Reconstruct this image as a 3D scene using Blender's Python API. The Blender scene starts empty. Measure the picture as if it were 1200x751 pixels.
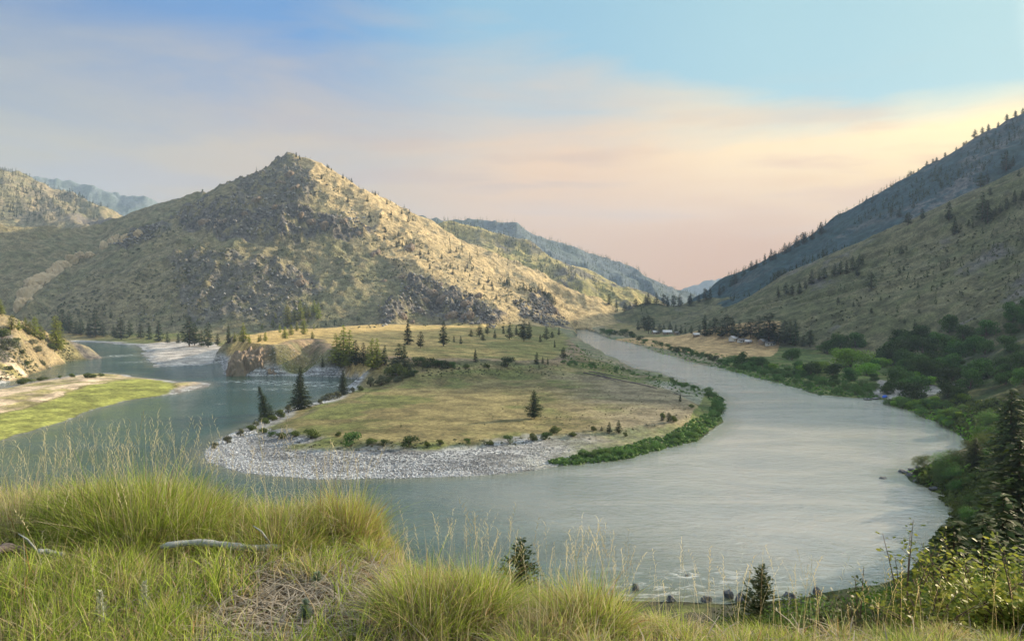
import bpy, math, random
import numpy as np
Q = 1.0                                          # terrain coarseness
PI = math.pi
rng = np.random.default_rng(7)
random.seed(7)
scene = bpy.context.scene
COL = scene.collection
F32 = np.float32

# ------------------------------------------------------------------ camera geometry (measuring the photograph)
FPX = 857.0; U0 = 600.0; V0 = 375.5; PITCH = math.atan((375.5 - 352.0) / FPX)
EYE = 50.0
cp, sp = math.cos(PITCH), math.sin(PITCH)
def ray(u, v):
    xc = (u - U0) / FPX; yc = (V0 - v) / FPX
    return xc, cp + yc * sp, -sp + yc * cp
def P(u, v, d):                                  # point seen at (u,v), d metres ahead
    x, y, z = ray(u, v); k = d / y
    return (x * k, d, EYE + z * k)
def G(u, v, z=0.0):                              # point seen at (u,v) that lies at height z
    x, y, zz = ray(u, v); k = (z - EYE) / zz
    return (x * k, y * k)

# ------------------------------------------------------------------ noise
_perm = np.random.default_rng(11).permutation(4096).astype(np.int32)
_gr = np.random.default_rng(12).random(4096).astype(F32) * 2 - 1
def vnoise(x, y, seed=0):
    xi = np.floor(x); yi = np.floor(y)
    fx = (x - xi).astype(F32); fy = (y - yi).astype(F32)
    xi = xi.astype(np.int32); yi = yi.astype(np.int32)
    fx = fx * fx * fx * (fx * (fx * 6 - 15) + 10); fy = fy * fy * fy * (fy * (fy * 6 - 15) + 10)
    def h(i, j): return _gr[_perm[(_perm[(i + seed * 57) & 4095] + j) & 4095]]
    a = h(xi, yi); b = h(xi + 1, yi); c = h(xi, yi + 1); d = h(xi + 1, yi + 1)
    ab = a + (b - a) * fx; cd = c + (d - c) * fx
    return ab + (cd - ab) * fy
def fbm(x, y, scale, octv=4, seed=0, gain=.5):
    s = np.zeros(np.shape(x), F32); a = 1.0; t = 0; f = 1.0 / scale
    for k in range(octv):
        s += a * vnoise(x * f + 13.7 * k, y * f - 7.1 * k, seed + k); t += a; a *= gain; f *= 2.03
    return s / t
def ridged(x, y, scale, octv=4, seed=0, gain=.5):
    s = np.zeros(np.shape(x), F32); a = 1.0; t = 0; f = 1.0 / scale
    for k in range(octv):
        n = 1 - np.abs(vnoise(x * f + 3.3 * k, y * f + 9.1 * k, seed + k)) * 2
        s += a * n; t += a; a *= gain; f *= 2.1
    return s / t
def smooth(a, b, x):
    t = np.clip((x - a) / (b - a), 0, 1); return t * t * (3 - 2 * t)

# ------------------------------------------------------------------ polygons
def poly(pts, z=0.0):
    return np.array([G(u, v, z) for u, v in pts], float)
def sdf(pg, x, y):                               # > 0 outside
    n = len(pg); d = np.full(x.shape, 1e12, F32); inside = np.zeros(x.shape, bool)
    for i in range(n):
        ax, ay = pg[i]; bx, by = pg[(i + 1) % n]
        ex, ey = bx - ax, by - ay; L = ex * ex + ey * ey + 1e-9
        t = np.clip(((x - ax) * ex + (y - ay) * ey) / L, 0, 1)
        dx = x - ax - ex * t; dy = y - ay - ey * t
        np.minimum(d, dx * dx + dy * dy, out=d)
        if ay != by:
            c = ((ay > y) != (by > y)) & (x < ex * (y - ay) / (by - ay) + ax)
            inside ^= c
    d = np.sqrt(d)
    return np.where(inside, -d, d)

RIVER = poly([(674,386.5),(689,386.5),(715,396.5),(740,402),(780,415),(820,427),(850,432),(880,440),(920,452),(960,462),(1000,467),
  (1035,470),(1060,477),(1080,485),(1100,495),(1122,506),(1134,520),(1130,528),(1110,538),(1085,545),(1056,551),(1064,562),(1090,572),(1115,586),
  (1121,602),(1112,622),(1095,650),(1060,676),(1020,691),(960,698),(900,703),(850,706),(780,703),(720,700),(600,725),(300,765),(-200,800),
  (-600,760),(-420,640),(-200,578),(0,517),(50,501),(100,485),(150,470),(185,463),(212,459),(252,451),(235,448),(205,449),(175,442),(130,437),(90,440),(40,447),(0,455),(-300,490),
  (-300,478),(0,450),(30,444),(60,431),(78,424.5),(112,420),(100,413),(72,407.5),(72,401),(90,400),(120,401.5),(160,404),(166,412),(175,421),(186,430),(230,428.5),(258,424.5),(262,438),
  (300,441),(340,441),(398,442.5),(424,446),(405,456),(385,462),(368,470),(340,480),(310,490),(285,501),(262,513),(246,524),(238,534),
  (243,543),(262,550),(300,556),(360,560.5),(420,560.5),(480,558.5),(540,556.5),(600,551),(650,545.5),(690,542),(740,536),(780,527),
  (815,515),(838,501),(849,484),(848,467),(838,459.5),(800,447),(770,437),(740,430),(712,420),(690,408),(676,398)])
FIELD = poly([(322,498),(345,487),(400,471),(440,456),(480,447),(560,442),(640,439),(700,441),(760,449),(800,462),(822,472),(815,484),
  (770,496),(720,502),(660,508),(600,511),(520,516),(450,518),(390,513),(345,506)], 3.5)
BENCH_Z = lambda x: np.interp(x, [-260, -165, 60, 130], [21., 20., 8., 5.])
def polyz(pts): return np.array([G(u, v, z) for u, v, z in pts], float)
BENCH = polyz([(268,404,20),(285,403,20),(310,404,20),(335,402,20),(362,396,20),(385,401,19),(395,412,17),(430,420,14),(480,424,12),(520,427,10),(570,428,8),(620,430,6.5),
  (655,428,6),(668,415,6),(668,398,6),(662,388,7),(600,384,8),(500,383,15),(440,378,22),(380,378,26),(330,382,24),(290,390,22),(262,395,20)])
TAN = polyz([(716,394,4),(760,394,4),(820,397,4),(870,401,4),(915,405,4),(912,412,4),(905,417,4),(880,418.5,4),(840,416,4),(790,408,4),(750,400,4)])
LBAR_GREEN = poly([(0,515),(50,499),(100,483),(150,468),(188,461),(206,453),(190,445),(160,444),(130,450),(90,462),(40,480),(0,490),(-100,520),(-100,545)], 1.0)
BEACH2 = poly([(163,403.5),(178,421),(188,431),(230,429),(258,425),(264,412),(250,405),(225,402),(190,402)], .8)
BEACH = poly([(1036,452),(1060,455),(1095,458),(1112,464),(1088,474),(1062,474),(1035,467),(1018,462)], .8)

# crag bands of the peak as seen (u, v); their place on the slope follows from the slope itself
CRAGS = [(.6, [(262,216),(300,196),(325,183),(352,186),(368,208),(384,218),(370,230),(320,240),(280,242)]),
 (1.0, [(196,254),(250,228),(310,240),(350,250),(420,243),(444,256),(415,272),(350,277),(300,280),(240,268)]),
 (.55, [(200,310),(260,296),(350,305),(372,330),(350,372),(215,375)]), (.95, [(474,318),(508,326),(545,342),(590,372),(578,386),(525,372),(470,368),(446,388),(442,356),(468,346)]),
 (.8, [(600,352),(640,352),(668,380),(640,384),(612,372)]), (.8, [(130,285),(165,270),(190,262),(180,278),(150,292)])]
LIT_FLANK = [(346,150),(352,190),(385,236),(425,266),(452,300),(476,326),(520,340),(560,362),(590,386),(720,395),(720,280),(480,210),(400,160)]
def project(x, y, z):
    zz = z - EYE; dpt = y * cp - zz * sp; dpt = np.maximum(dpt, 1)
    return U0 + FPX * x / dpt, V0 - FPX * (y * sp + zz * cp) / dpt
# ------------------------------------------------------------------ mountains: ridge lines (u, v, distance, slope left of travel, slope right of travel)
M = {}
M['main'] = [
 [(350,181,1500,.62,.62),(322,189,1520,.62,.6),(290,203,1540,.6,.6),(262,215,1570,.6,.6),(225,226,1610,.55,.6),(185,240,1680,.5,.6),(160,252,1640,.5,.6),(120,262,1540,.45,.6),(50,265,1420,.42,.6),(0,265,1360,.42,.6),(-100,262,1260,.45,.6),(-260,250,1150,.5,.6)],
 [(334,184,1508,.62,.62),(366,184,1498,.62,.62)],
 [(160,273,1450,.55,.62),(120,289,1340,.5,.75),(90,305,1230,.5,.8),(58,326,1120,.55,.9),(36,346,1040,.6,1.0),(24,366,985,.8,1.0)],
 [(350,182,1498,.62,.62),(315,226,1430,.62,.62),(268,258,1350,.6,.6),(228,284,1280,.55,.55),(196,318,1180,.5,.5),(172,352,1080,.5,.5)],
 [(350,182,1498,.55,.6),(372,222,1420,.5,.62),(405,250,1350,.45,.62),(440,278,1270,.42,.6),(470,300,1200,.42,.6),(500,325,1130,.42,.6),(530,352,1060,.45,.6),(548,372,1010,.5,.6)],
 [(440,278,1270,.5,.55),(418,298,1200,.5,.55),(395,325,1110,.5,.5),(375,352,1030,.5,.5)],
 [(500,325,1130,.5,.6),(472,345,1060,.5,.6),(452,365,985,.5,.6)],
 [(350,181,1500,.6,.6),(390,199,1530,.6,.6),(420,217,1550,.6,.55),(450,236,1570,.6,.5),(485,254,1590,.6,.45),(515,270,1540,.6,.45),(548,299,1450,.6,.45),(595,338,1330,.6,.45),(630,352,1270,.6,.45),(662,380,1200,.6,.5)],
 [(548,299,1450,.6,.5),(560,325,1330,.5,.5),(580,350,1220,.5,.5),(598,372,1120,.6,.5)],
]
M['middle'] = [
 [(470,268,1900,.55,.5),(500,262,1960,.55,.5),(530,258,2000,.55,.5),(560,261,2050,.55,.5),(590,268,2050,.55,.5),(615,280,2000,.5,.5),(640,291,1950,.5,.5),(665,305,1900,.5,.5),(690,322,1850,.5,.5),(715,338,1780,.5,.5),(740,352,1700,.5,.5),(760,366,1600,.5,.5)],
 [(560,261,2050,.5,.5),(568,290,1900,.45,.5),(600,318,1720,.45,.5),(636,345,1550,.45,.5),(655,366,1440,.5,.5)],
 [(640,291,1950,.5,.5),(662,318,1800,.45,.5),(690,343,1640,.45,.5),(706,366,1480,.5,.5)],
]
M['far'] = [
 [(440,250,2900,.5,.5),(545,252,3000,.5,.5),(590,256,3000,.5,.5),(620,268,3000,.5,.5),(650,279,3050,.5,.5),(700,296,3100,.5,.5),(740,308,3100,.5,.5),(770,325,3000,.5,.5),(800,344,2900,.5,.5),(818,356,2800,.5,.5)],
 [(650,279,3050,.5,.5),(690,318,2700,.5,.5),(730,345,2400,.5,.5)],[(740,308,3100,.5,.5),(765,338,2700,.5,.5),(780,356,2400,.5,.5)],
]
M['farther'] = [
 [(815,354,4400,.45,.45),(850,341,4400,.45,.45),(880,329,4300,.45,.45),(910,321,4200,.45,.45),(960,296,4100,.45,.45)],
]
M['farthest'] = [
 [(790,368,6400,.4,.4),(822,336,6500,.4,.4),(845,323,6500,.4,.4),(870,319,6500,.4,.4),(900,321,6500,.4,.4),(960,290,6500,.4,.4)],
 [(-60,190,4600,.45,.45),(40,205,4600,.45,.45),(75,210,4600,.45,.45),(110,215,4600,.45,.45),(135,225,4600,.45,.45),(165,230,4500,.45,.45),(190,240,4500,.45,.45),(240,250,4500,.45,.45)],
]
M['left'] = [
 [(-300,120,2100,.55,.55),(-120,160,2200,.55,.55),(0,193,2300,.55,.55),(40,207,2350,.55,.55),(75,218,2400,.55,.55),(100,231,2300,.55,.55),(125,249,2150,.55,.55),(142,264,2000,.55,.55)],
 [(40,207,2350,.5,.5),(75,240,2150,.5,.5),(100,262,1950,.5,.5)],
]
M['right_far'] = [
 [(1700,0,1150,.62,.62),(1500,0,1280,.62,.62),(1300,70,1400,.62,.62),(1200,135,1500,.62,.62),(1165,154,1530,.62,.6),(1130,179,1560,.6,.6),(1090,194,1600,.6,.6),(1060,217,1650,.6,.6),(1040,236,1700,.6,.6),(990,266,1800,.6,.6),(930,306,1900,.55,.6),(890,334,2000,.5,.6),(868,350,2100,.5,.6),(845,362,2200,.5,.6)],  # unseen points past the right edge kept low so sun reaches the foreground
 [(1130,179,1560,.5,.5),(1090,225,1480,.5,.5),(1040,265,1480,.5,.5),(990,298,1500,.5,.5)],
 [(1200,135,1500,.5,.5),(1170,190,1380,.5,.5),(1120,235,1340,.5,.5),(1060,280,1350,.5,.5)],
]
M['right'] = [
 [(2600,90,560,.55,.5),(1800,60,640,.55,.5),(1500,55,800,.55,.5),(1400,88,870,.54,.5),(1300,140,920,.5,.5),(1200,211,1000,.46,.5),(1150,243,1050,.46,.5),(1100,268,1100,.46,.5),(1050,291,1150,.45,.5),(1010,312,1200,.42,.5),(980,325,1240,.4,.5),(940,341,1290,.36,.45),(900,348,1330,.34,.4),(860,351,1360,.34,.4),(800,354,1380,.34,.4),(755,358,1380,.35,.4),(715,376,1400,.35,.4)],  # unseen crest past the right edge shaped to throw shade on the bar
 [(1400,150,720,.5,.42),(1300,186,780,.5,.42),(1200,231,850,.5,.42),(1150,262,885,.5,.4),(1100,289,920,.48,.4),(1050,319,960,.46,.38),(1015,347,990,.45,.38),(985,373,1000,.45,.38)],
 [(1350,200,620,.5,.4),(1200,272,700,.5,.4),(1150,312,740,.48,.4),(1100,350,780,.46,.38),(1062,386,800,.45,.38)],
 [(940,341,1290,.34,.3),(905,362,1150,.32,.3),(880,384,1050,.3,.3)],
 [(860,351,1360,.3,.3),(815,370,1200,.3,.3),(790,386,1080,.3,.3)],
]
M['bank_left'] = [
 [(-420,300,400,.55,.5),(-150,338,480,.55,.5),(0,366,560,.5,.42),(40,386,600,.5,.4),(75,404,630,.5,.4),(104,418,640,.4,.35)],
]
W3 = [(30,-120,80),(150,-60,88),(215,60,86),(275,180,76),(340,330,66),(410,480,58),(470,600,50)]
def tent(lines, x, y):
    h = np.full(x.shape, -1e4, F32)
    for L in lines:
        q = [(P(u, v, d), sl, sr) for u, v, d, sl, sr in L]
        for (a, al, ar), (b, bl, br) in zip(q[:-1], q[1:]):
            ex, ey = b[0] - a[0], b[1] - a[1]; LL = ex * ex + ey * ey
            t = np.clip(((x - a[0]) * ex + (y - a[1]) * ey) / LL, 0, 1).astype(F32)
            dx = x - a[0] - ex * t; dy = y - a[1] - ey * t
            dist = np.sqrt(dx * dx + dy * dy)
            left = (ex * (y - a[1]) - ey * (x - a[0])) > 0
            s = np.where(left, al + (bl - al) * t, ar + (br - ar) * t)
            np.maximum(h, a[2] + (b[2] - a[2]) * t - s * dist, out=h)
    return h
def tentw(pts, s, x, y):
    h = np.full(x.shape, -1e4, F32)
    for a, b in zip(pts[:-1], pts[1:]):
        ex, ey = b[0] - a[0], b[1] - a[1]; LL = ex * ex + ey * ey
        t = np.clip(((x - a[0]) * ex + (y - a[1]) * ey) / LL, 0, 1).astype(F32)
        dist = np.hypot(x - a[0] - ex * t, y - a[1] - ey * t)
        np.maximum(h, a[2] + (b[2] - a[2]) * t - s * dist, out=h)
    return h
def smax(a, b, k):
    d = np.clip(.5 + .5 * (a - b) / k, 0, 1)
    return b + (a - b) * d + k * d * (1 - d)

REG = ['ground', 'main', 'middle', 'far', 'farther', 'farthest', 'left', 'right_far', 'right', 'bank_left', 'home']
def height(x, y):
    x = x.astype(F32); y = y.astype(F32); r = np.hypot(x, y)
    # --- river and shore
    j = np.clip(r / 300, .02, 1.3)
    wx = x + fbm(x, y, 30, 3, 21) * 4 * j; wy = y + fbm(x, y, 30, 3, 22) * 8 * j
    sd = np.full(x.shape, 900., F32)
    near = (r < 2100)
    if near.any(): sd[near] = sdf(RIVER, wx[near], wy[near])
    land = np.minimum(np.maximum(sd, 0) * .10, 1.6) + smooth(15, 60, sd) * 2.2
    land += fbm(x, y, 25, 4, 5) * .35 * smooth(2, 20, sd)
    sdf_field = np.full(x.shape, 500., F32); sdb = sdf_field.copy(); sdt = sdf_field.copy(); sdg = sdf_field.copy(); sbe = sdf_field.copy()
    nn = (r < 1250) & (y > 100)
    if nn.any():
        xx, yy = wx[nn], wy[nn]
        sdf_field[nn] = sdf(FIELD, xx, yy); sdb[nn] = sdf(BENCH, xx, yy); sdt[nn] = sdf(TAN, x[nn], y[nn])
        sdg[nn] = sdf(LBAR_GREEN, xx, yy); sbe[nn] = np.minimum(sdf(BEACH, xx, yy), sdf(BEACH2, xx, yy))
    f = smooth(6, -3, sdf_field)
    land = land * (1 - f) + (3.4 + fbm(x, y, 40, 4, 6) * .5) * f
    # bench with its bank: steep on the river side
    bz = BENCH_Z(x)
    bw = smooth(np.interp(x, [-200, -120, -60, 60], [9., 30., 50., 60.]), 0, sdb)
    land = land * (1 - bw) + (bz + fbm(x, y, 50, 4, 7) * .8 + np.maximum(0, -sdb) * .02) * bw
    # --- mountains
    wr = np.clip(r / 1500, .3, 3)
    mx = x + fbm(x, y, 160, 4, 31) * 26 * wr; my = y + fbm(x, y, 160, 4, 32) * 26 * wr
    best = np.zeros(x.shape, np.int8); h = land.copy(); rockm = np.zeros(x.shape, F32)
    for i, name in enumerate(REG):
        if name in ('ground', 'home'): continue
        if name == 'right' or name == 'bank_left':
            k = .35 if name == 'right' else .25
            t = tent(M[name], x + (mx - x) * k, y + (my - y) * k)
        else: t = tent(M[name], mx, my)
        above = np.clip(t / 60, 0, 1)
        if name == 'main':
            rk = np.zeros(x.shape, F32); mk = (t > 4) & (y > 700) & (y < 1900)
            if mk.any():
                uu, vv = project(x[mk], y[mk], t[mk]); uu = uu + fbm(x[mk], y[mk], 60, 4, 41) * 22; vv = vv + fbm(x[mk], y[mk], 60, 4, 40) * 16; q = np.zeros(uu.shape, F32)
                for wgt, pg in CRAGS: q = np.maximum(q, wgt * smooth(3, -4, sdf(np.array(pg, float), uu, vv)))
                rk[mk] = q
            t = t + above * (ridged(x, y, 105, 5, 42) * 17 - 10 + rk * (np.abs(ridged(x, y, 46, 5, 43, .6)) * 30 - 4) + fbm(x, y, 14, 4, 39) * 1.8)
        elif name in ('middle', 'left'):
            rk = smooth(.0, .4, fbm(x, y, 150, 3, 44)); t = t + above * (ridged(x, y, 120, 5, 45) * 20 - 10)
        elif name in ('far', 'farther', 'farthest'):
            rk = np.zeros(x.shape, F32); t = t + above * (ridged(x, y, 260, 5, 46) * 34 - 17)
        elif name == 'right_far':
            rk = smooth(.1, .5, fbm(x, y, 120, 3, 47)) * .5; t = t + above * (ridged(x, y, 110, 5, 48) * 12 - 6)
        elif name == 'right':
            rk = smooth(.25, .5, fbm(x, y, 60, 3, 49)) * .6
            a = x * .72 + y * .70
            t = t + above * (ridged(a, (x * -.70 + y * .72) * .14, 105, 4, 50) * 24 - 11 + fbm(x, y, 22, 4, 51) * 1.2)
        else:
            rk = smooth(.05, .35, fbm(x, y, 30, 3, 52)); t = t + above * (ridged(x, y, 25, 5, 53) * 4 - 2)
        k = {'right': 10, 'main': 16, 'bank_left': 4}.get(name, 20)
        nh = smax(t, h, k)
        w = t > h
        best[w] = i; rockm = np.where(w, rk, rockm); h = nh
    # --- the hill the photograph is taken from
    yb = np.interp(x, [-3, -1.6, -1.05, -.75, 0, 1, 2.5], [5.9, 5.6, 5.25, 4.2, 3.85, 3.4, 3.3])
    cap = 48.4 + fbm(x, y, 1.3, 4, 61) * .07 + fbm(x, y, 6, 3, 62) * .12
    fall = np.maximum(0, np.hypot(np.maximum(y, 0), np.maximum(np.abs(x) - 60, 0)) - yb)
    cap = cap - .018 * np.clip(y, -30, 9) - fall * .22 - .36 * np.maximum(0, fall - .8) + np.maximum(0, -y) * .12
    side = tentw(W3, .5, x, y) + fbm(x, y, 60, 4, 63) * 7
    side = np.where(r < 60, np.minimum(side, cap + np.maximum(0, x - 12) * .3 + .5 * smooth(30, 60, r)), side)
    hh = smax(cap, side, 2 + 6 * smooth(20, 80, r))
    hh = np.where(r < 18, cap, hh) if True else hh
    hh = hh + np.clip((r - 20) / 60, 0, 1) * (fbm(x, y, 35, 5, 64) * 4)
    w = hh > h
    best[w] = 10; rockm = np.where(w, smooth(.2, .5, fbm(x, y, 18, 3, 65)) * .5, rockm); h = np.where(w, smax(hh, h, .8), h)
    # --- the river wins: nothing stands above it, banks start at its edge
    capd = np.where(sd > 0, .25 + sd * 1.1 + sd * sd * .004, 1e5)
    h = np.where(sd > 0, np.minimum(h, capd), h)
    h = np.where(sd <= 0, np.maximum(-4, sd * .22) - .02, h)
    return h, best, dict(sd=sd, field=sdf_field, bench=sdb, tan=sdt, green=sdg, beach=sbe, rock=rockm)

# ------------------------------------------------------------------ the terrain grid: rings round the camera hill, finer where things are seen smaller
ts = np.arange(-.82, .8201, .00165 * Q)
th_front = np.arctan(ts)
e = math.atan(.82)
th = np.concatenate([th_front, np.linspace(e, 2 * PI - e, int(260 / Q) + 2)[1:-1]])
def geo(a, b, k): n = int(math.log(b / a) / (k * Q)) + 1; return np.geomspace(a, b, n + 1)[:-1]
rs = np.concatenate([geo(1.2, 14, .018), geo(14, 100, .013), geo(100, 800, .0045), geo(800, 2300, .0027), geo(2300, 7400, .008), [7400.]])
NR, NC = len(rs), len(th)
RR, TT = np.meshgrid(rs, th, indexing='ij')
GX = (RR * np.sin(TT)); GY = (RR * np.cos(TT))
GZ = np.empty_like(GX); GB = np.empty(GX.shape, np.int8); AT = {}
for r0 in range(0, NR, 128):
    hh, bb, mm = height(GX[r0:r0 + 128], GY[r0:r0 + 128])
    GZ[r0:r0 + 128] = hh; GB[r0:r0 + 128] = bb
    for k, v in mm.items(): AT.setdefault(k, np.empty(GX.shape, F32))[r0:r0 + 128] = v
print('grid', NR, NC)

def ground_at(u, v, dmin=0, dmax=1e9):           # where the sight line through (u,v) first meets the terrain
    dx, dy, dz = ray(u, v); t = dx / dy
    c = int(round((t - ts[0]) / (ts[1] - ts[0])))
    if c < 0 or c >= len(ts): return None
    yy = GY[:, c]; line = EYE + dz / dy * yy
    hit = np.nonzero((GZ[:, c] >= line) & (yy > dmin) & (yy < dmax))[0]
    if len(hit) == 0: return None
    i = hit[0]
    return (t * yy[i], float(yy[i]), float(GZ[i, c]))
def skyline(u, dmin=0, dmax=1e9):                # highest seen terrain point in that column
    t = (u - U0) / FPX / cp
    c = int(round((t - ts[0]) / (ts[1] - ts[0]))); yy = GY[:, c]
    m = (yy > max(dmin, 3)) & (yy < dmax); a = np.where(m, (GZ[:, c] - EYE) / yy, -9); i = int(np.argmax(a))
    return (GX[i, c], float(yy[i]), float(GZ[i, c]))
def hz(x, y):
    h, _, _ = height(np.array([x]), np.array([y])); return float(h[0])
def hzs(x, y):
    return height(np.asarray(x, float), np.asarray(y, float))

# ------------------------------------------------------------------ surface colours (what grows or lies there, plus some painted light)
X = GX.astype(F32); Y = GY.astype(F32)
def C(*c): return np.array(c, F32)
n1 = fbm(X, Y, 90, 4, 71); n2 = fbm(X, Y, 14, 4, 72); n3 = fbm(X, Y, 4, 3, 73)
dry = C(.30, .235, .10); olive = C(.17, .165, .06); rockc = C(.20, .185, .17); gravel = C(.42, .42, .42); lush = C(.10, .17, .025)
def mix(a, b, t): return a + (b - a) * t[..., None]
col = np.broadcast_to(dry, X.shape + (3,)).copy()
col = mix(col, olive, smooth(-.3, .4, n1 + n2 * .6))
R_ = GB
sx = np.gradient(GZ, axis=0) / (np.gradient(GX, axis=0) ** 2 + np.gradient(GY, axis=0) ** 2) ** .5
rock = AT['rock'] * smooth(-.35, .15, n2 + n3 * .4)
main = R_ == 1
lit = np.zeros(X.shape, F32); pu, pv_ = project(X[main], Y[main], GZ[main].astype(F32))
lit[main] = smooth(8, -8, sdf(np.array(LIT_FLANK, float), pu + n1[main] * 12, pv_ + n2[main] * 8))       # right-hand flank painted golden as sunlit; olive patches only left of it
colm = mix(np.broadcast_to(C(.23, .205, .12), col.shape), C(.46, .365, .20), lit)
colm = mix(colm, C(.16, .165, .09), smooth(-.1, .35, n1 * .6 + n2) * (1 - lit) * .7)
rockc = C(.11, .115, .125)
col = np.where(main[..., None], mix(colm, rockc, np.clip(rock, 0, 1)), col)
for i, c in ((2, (.36, .31, .135)), (3, (.09, .12, .14)), (4, (.12, .14, .14)), (5, (.12, .15, .16)), (6, (.27, .23, .15)), (7, (.028, .062, .075)), (8, (.125, .122, .065)), (9, (.25, .205, .12)), (10, (.10, .10, .04))):  # far ridges and right_far: blue of haze and shade put into the colour
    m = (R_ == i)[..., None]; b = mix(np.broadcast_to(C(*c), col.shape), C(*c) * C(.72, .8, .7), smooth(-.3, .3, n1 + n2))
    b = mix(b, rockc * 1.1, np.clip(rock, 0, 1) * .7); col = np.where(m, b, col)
g0 = R_ == 0; sd = AT['sd']
low = g0 & (Y > 90)
col = np.where(low[..., None], mix(np.broadcast_to(C(.21, .18, .085), col.shape), C(.13, .15, .05), smooth(-.3, .3, n1 + n2)), col)
gmask = np.zeros(X.shape, F32)
nearbar = (AT['field'] < 160) & (AT['bench'] > 3)
gv = smooth(38, 22, sd + n2 * 14) * g0
gv = gv * (Y > 185)
gv = np.where(Y < 340, gv * (.12 + .88 * smooth(34, -14, X + n2 * 14)), gv)
gv = np.where((X < 0) & (Y > 268) & (AT['bench'] > 20), gv * smooth(12, 5, sd), gv)
gv = np.where((X < -40) & (Y > 430) & (AT['bench'] < 70), gv * smooth(8, 3, sd), gv)
gv = np.where((X > -30) & (Y > 440), gv * .12, gv)
gv = np.where(X > 110 + .25 * (Y - 350), gv * .15, gv)                      # the right bank is green, not stony
rightrim = smooth(60, 110, X - (-40 + .02 * Y)) * (Y < 470) * (X < 110)
gv = gv * (1 - .75 * rightrim * smooth(-.3, .2, n2 + .4))
gv = np.maximum(gv, smooth(16, 6, AT['bench']) * smooth(-4, 6, AT['field']) * (sd > 0) * (X < 60) * g0 * (Y < 600) * smooth(70, 40, sd) * smooth(8, 5, GZ) * .8)
col = mix(col, gravel, gv); gmask = np.maximum(gmask, gv); col = np.where((Y[..., None] < 300) & (X[..., None] < 90), mix(col, col * .5, gv * smooth(8, 17, sd)), col)
beachm = smooth(1.5, -1.5, AT['beach']); col = mix(col, np.where(X[..., None] > 0, C(.27, .27, .255), C(.42, .40, .37)) * (1 + .35 * n2[..., None]), beachm)
fm = smooth(2.5, -2.5, AT['field'] + n3 * 3)
fcol = mix(np.broadcast_to(C(.12, .135, .045), col.shape), C(.19, .165, .075), smooth(-.35, .35, n2 + n1))
fcol = mix(fcol, C(.21, .185, .12), smooth(10, 60, X + n2 * 20))
col = mix(col, fcol, fm); gmask *= (1 - fm)
bm = smooth(2, -6, AT['bench'] + n3 * 3) * g0
col = mix(col, mix(np.broadcast_to(C(.46, .34, .14), col.shape), C(.17, .175, .06), smooth(-150, 60, X + n2 * 120 + n1 * 60)), bm); gmask *= (1 - bm)
tm = smooth(1, -2, AT['tan']); col = mix(col, C(.42, .30, .15), tm); gmask *= (1 - tm)
lbar = (X < -110) & (Y < 480) & (Y > 120) & (R_ != 10) & (sd > 0)
col = np.where((lbar & (AT['green'] > 2))[..., None], mix(np.broadcast_to(C(.52, .42, .30), col.shape), C(.30, .27, .12), smooth(.0, .4, n2)), col)
bank = smooth(25, 0, AT['bench']) * g0 * smooth(4, 8, GZ) * (X < 60)
col = mix(col, mix(np.broadcast_to(C(.27, .20, .13), col.shape), C(.13, .12, .07), smooth(-.2, .2, n2 + n3 * .5)), bank * smooth(-3, 3, AT['bench'] + 3)); gmask *= (1 - bank)
gm = smooth(2, -2, AT['green'] + n3 * 2) * (sd > 0); col = mix(col, C(.25, .27, .07) * (1 + .35 * n2[..., None]) , gm); gmask *= (1 - gm)
rb = g0 & (X > 60) & (tm < .5) & (beachm < .5) & (Y < 1100) & (sd > 0) & (X > .33 * Y - 25)
col = np.where(rb[..., None], mix(np.broadcast_to(C(.07, .11, .03), col.shape), C(.13, .15, .05), smooth(-.2, .3, n2)), col); gmask = np.where(rb, gmask * .1, gmask)
nb = g0 & (Y < 185) & (sd > 0) & (X > -60)
col = np.where(nb[..., None], mix(np.broadcast_to(C(.05, .055, .035), col.shape), C(.09, .11, .035), smooth(-.1, .3, n2 + n3 * .5)), col)
# wet dark edge of the stones
col = mix(col, col * .45, smooth(1.6, .2, sd) * (sd > 0) * (R_ != 10))
col = np.where((sd <= 0)[..., None], C(.05, .07, .045), col)
# foreground soil and litter
fgm = ((R_ == 10) & (RR < 26))
soil = mix(np.broadcast_to(C(.10, .08, .055), col.shape), C(.22, .185, .12), smooth(-.2, .35, fbm(X, Y, .5, 4, 81)))
col = np.where(fgm[..., None], soil, col)
hm = (R_ == 10) & (RR > 26)
col = np.where(hm[..., None], mix(np.broadcast_to(C(.035, .055, .016), col.shape), C(.11, .105, .04), smooth(.05, .45, n2 + n3 * .3)), col)
rockmask = np.clip(rock, 0, 1) * (R_ != 0)
MSK = np.stack([gmask, rockmask, fgm.astype(F32), (R_ == 1) | (R_ == 2) | (R_ == 6)], -1).astype(F32)

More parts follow.
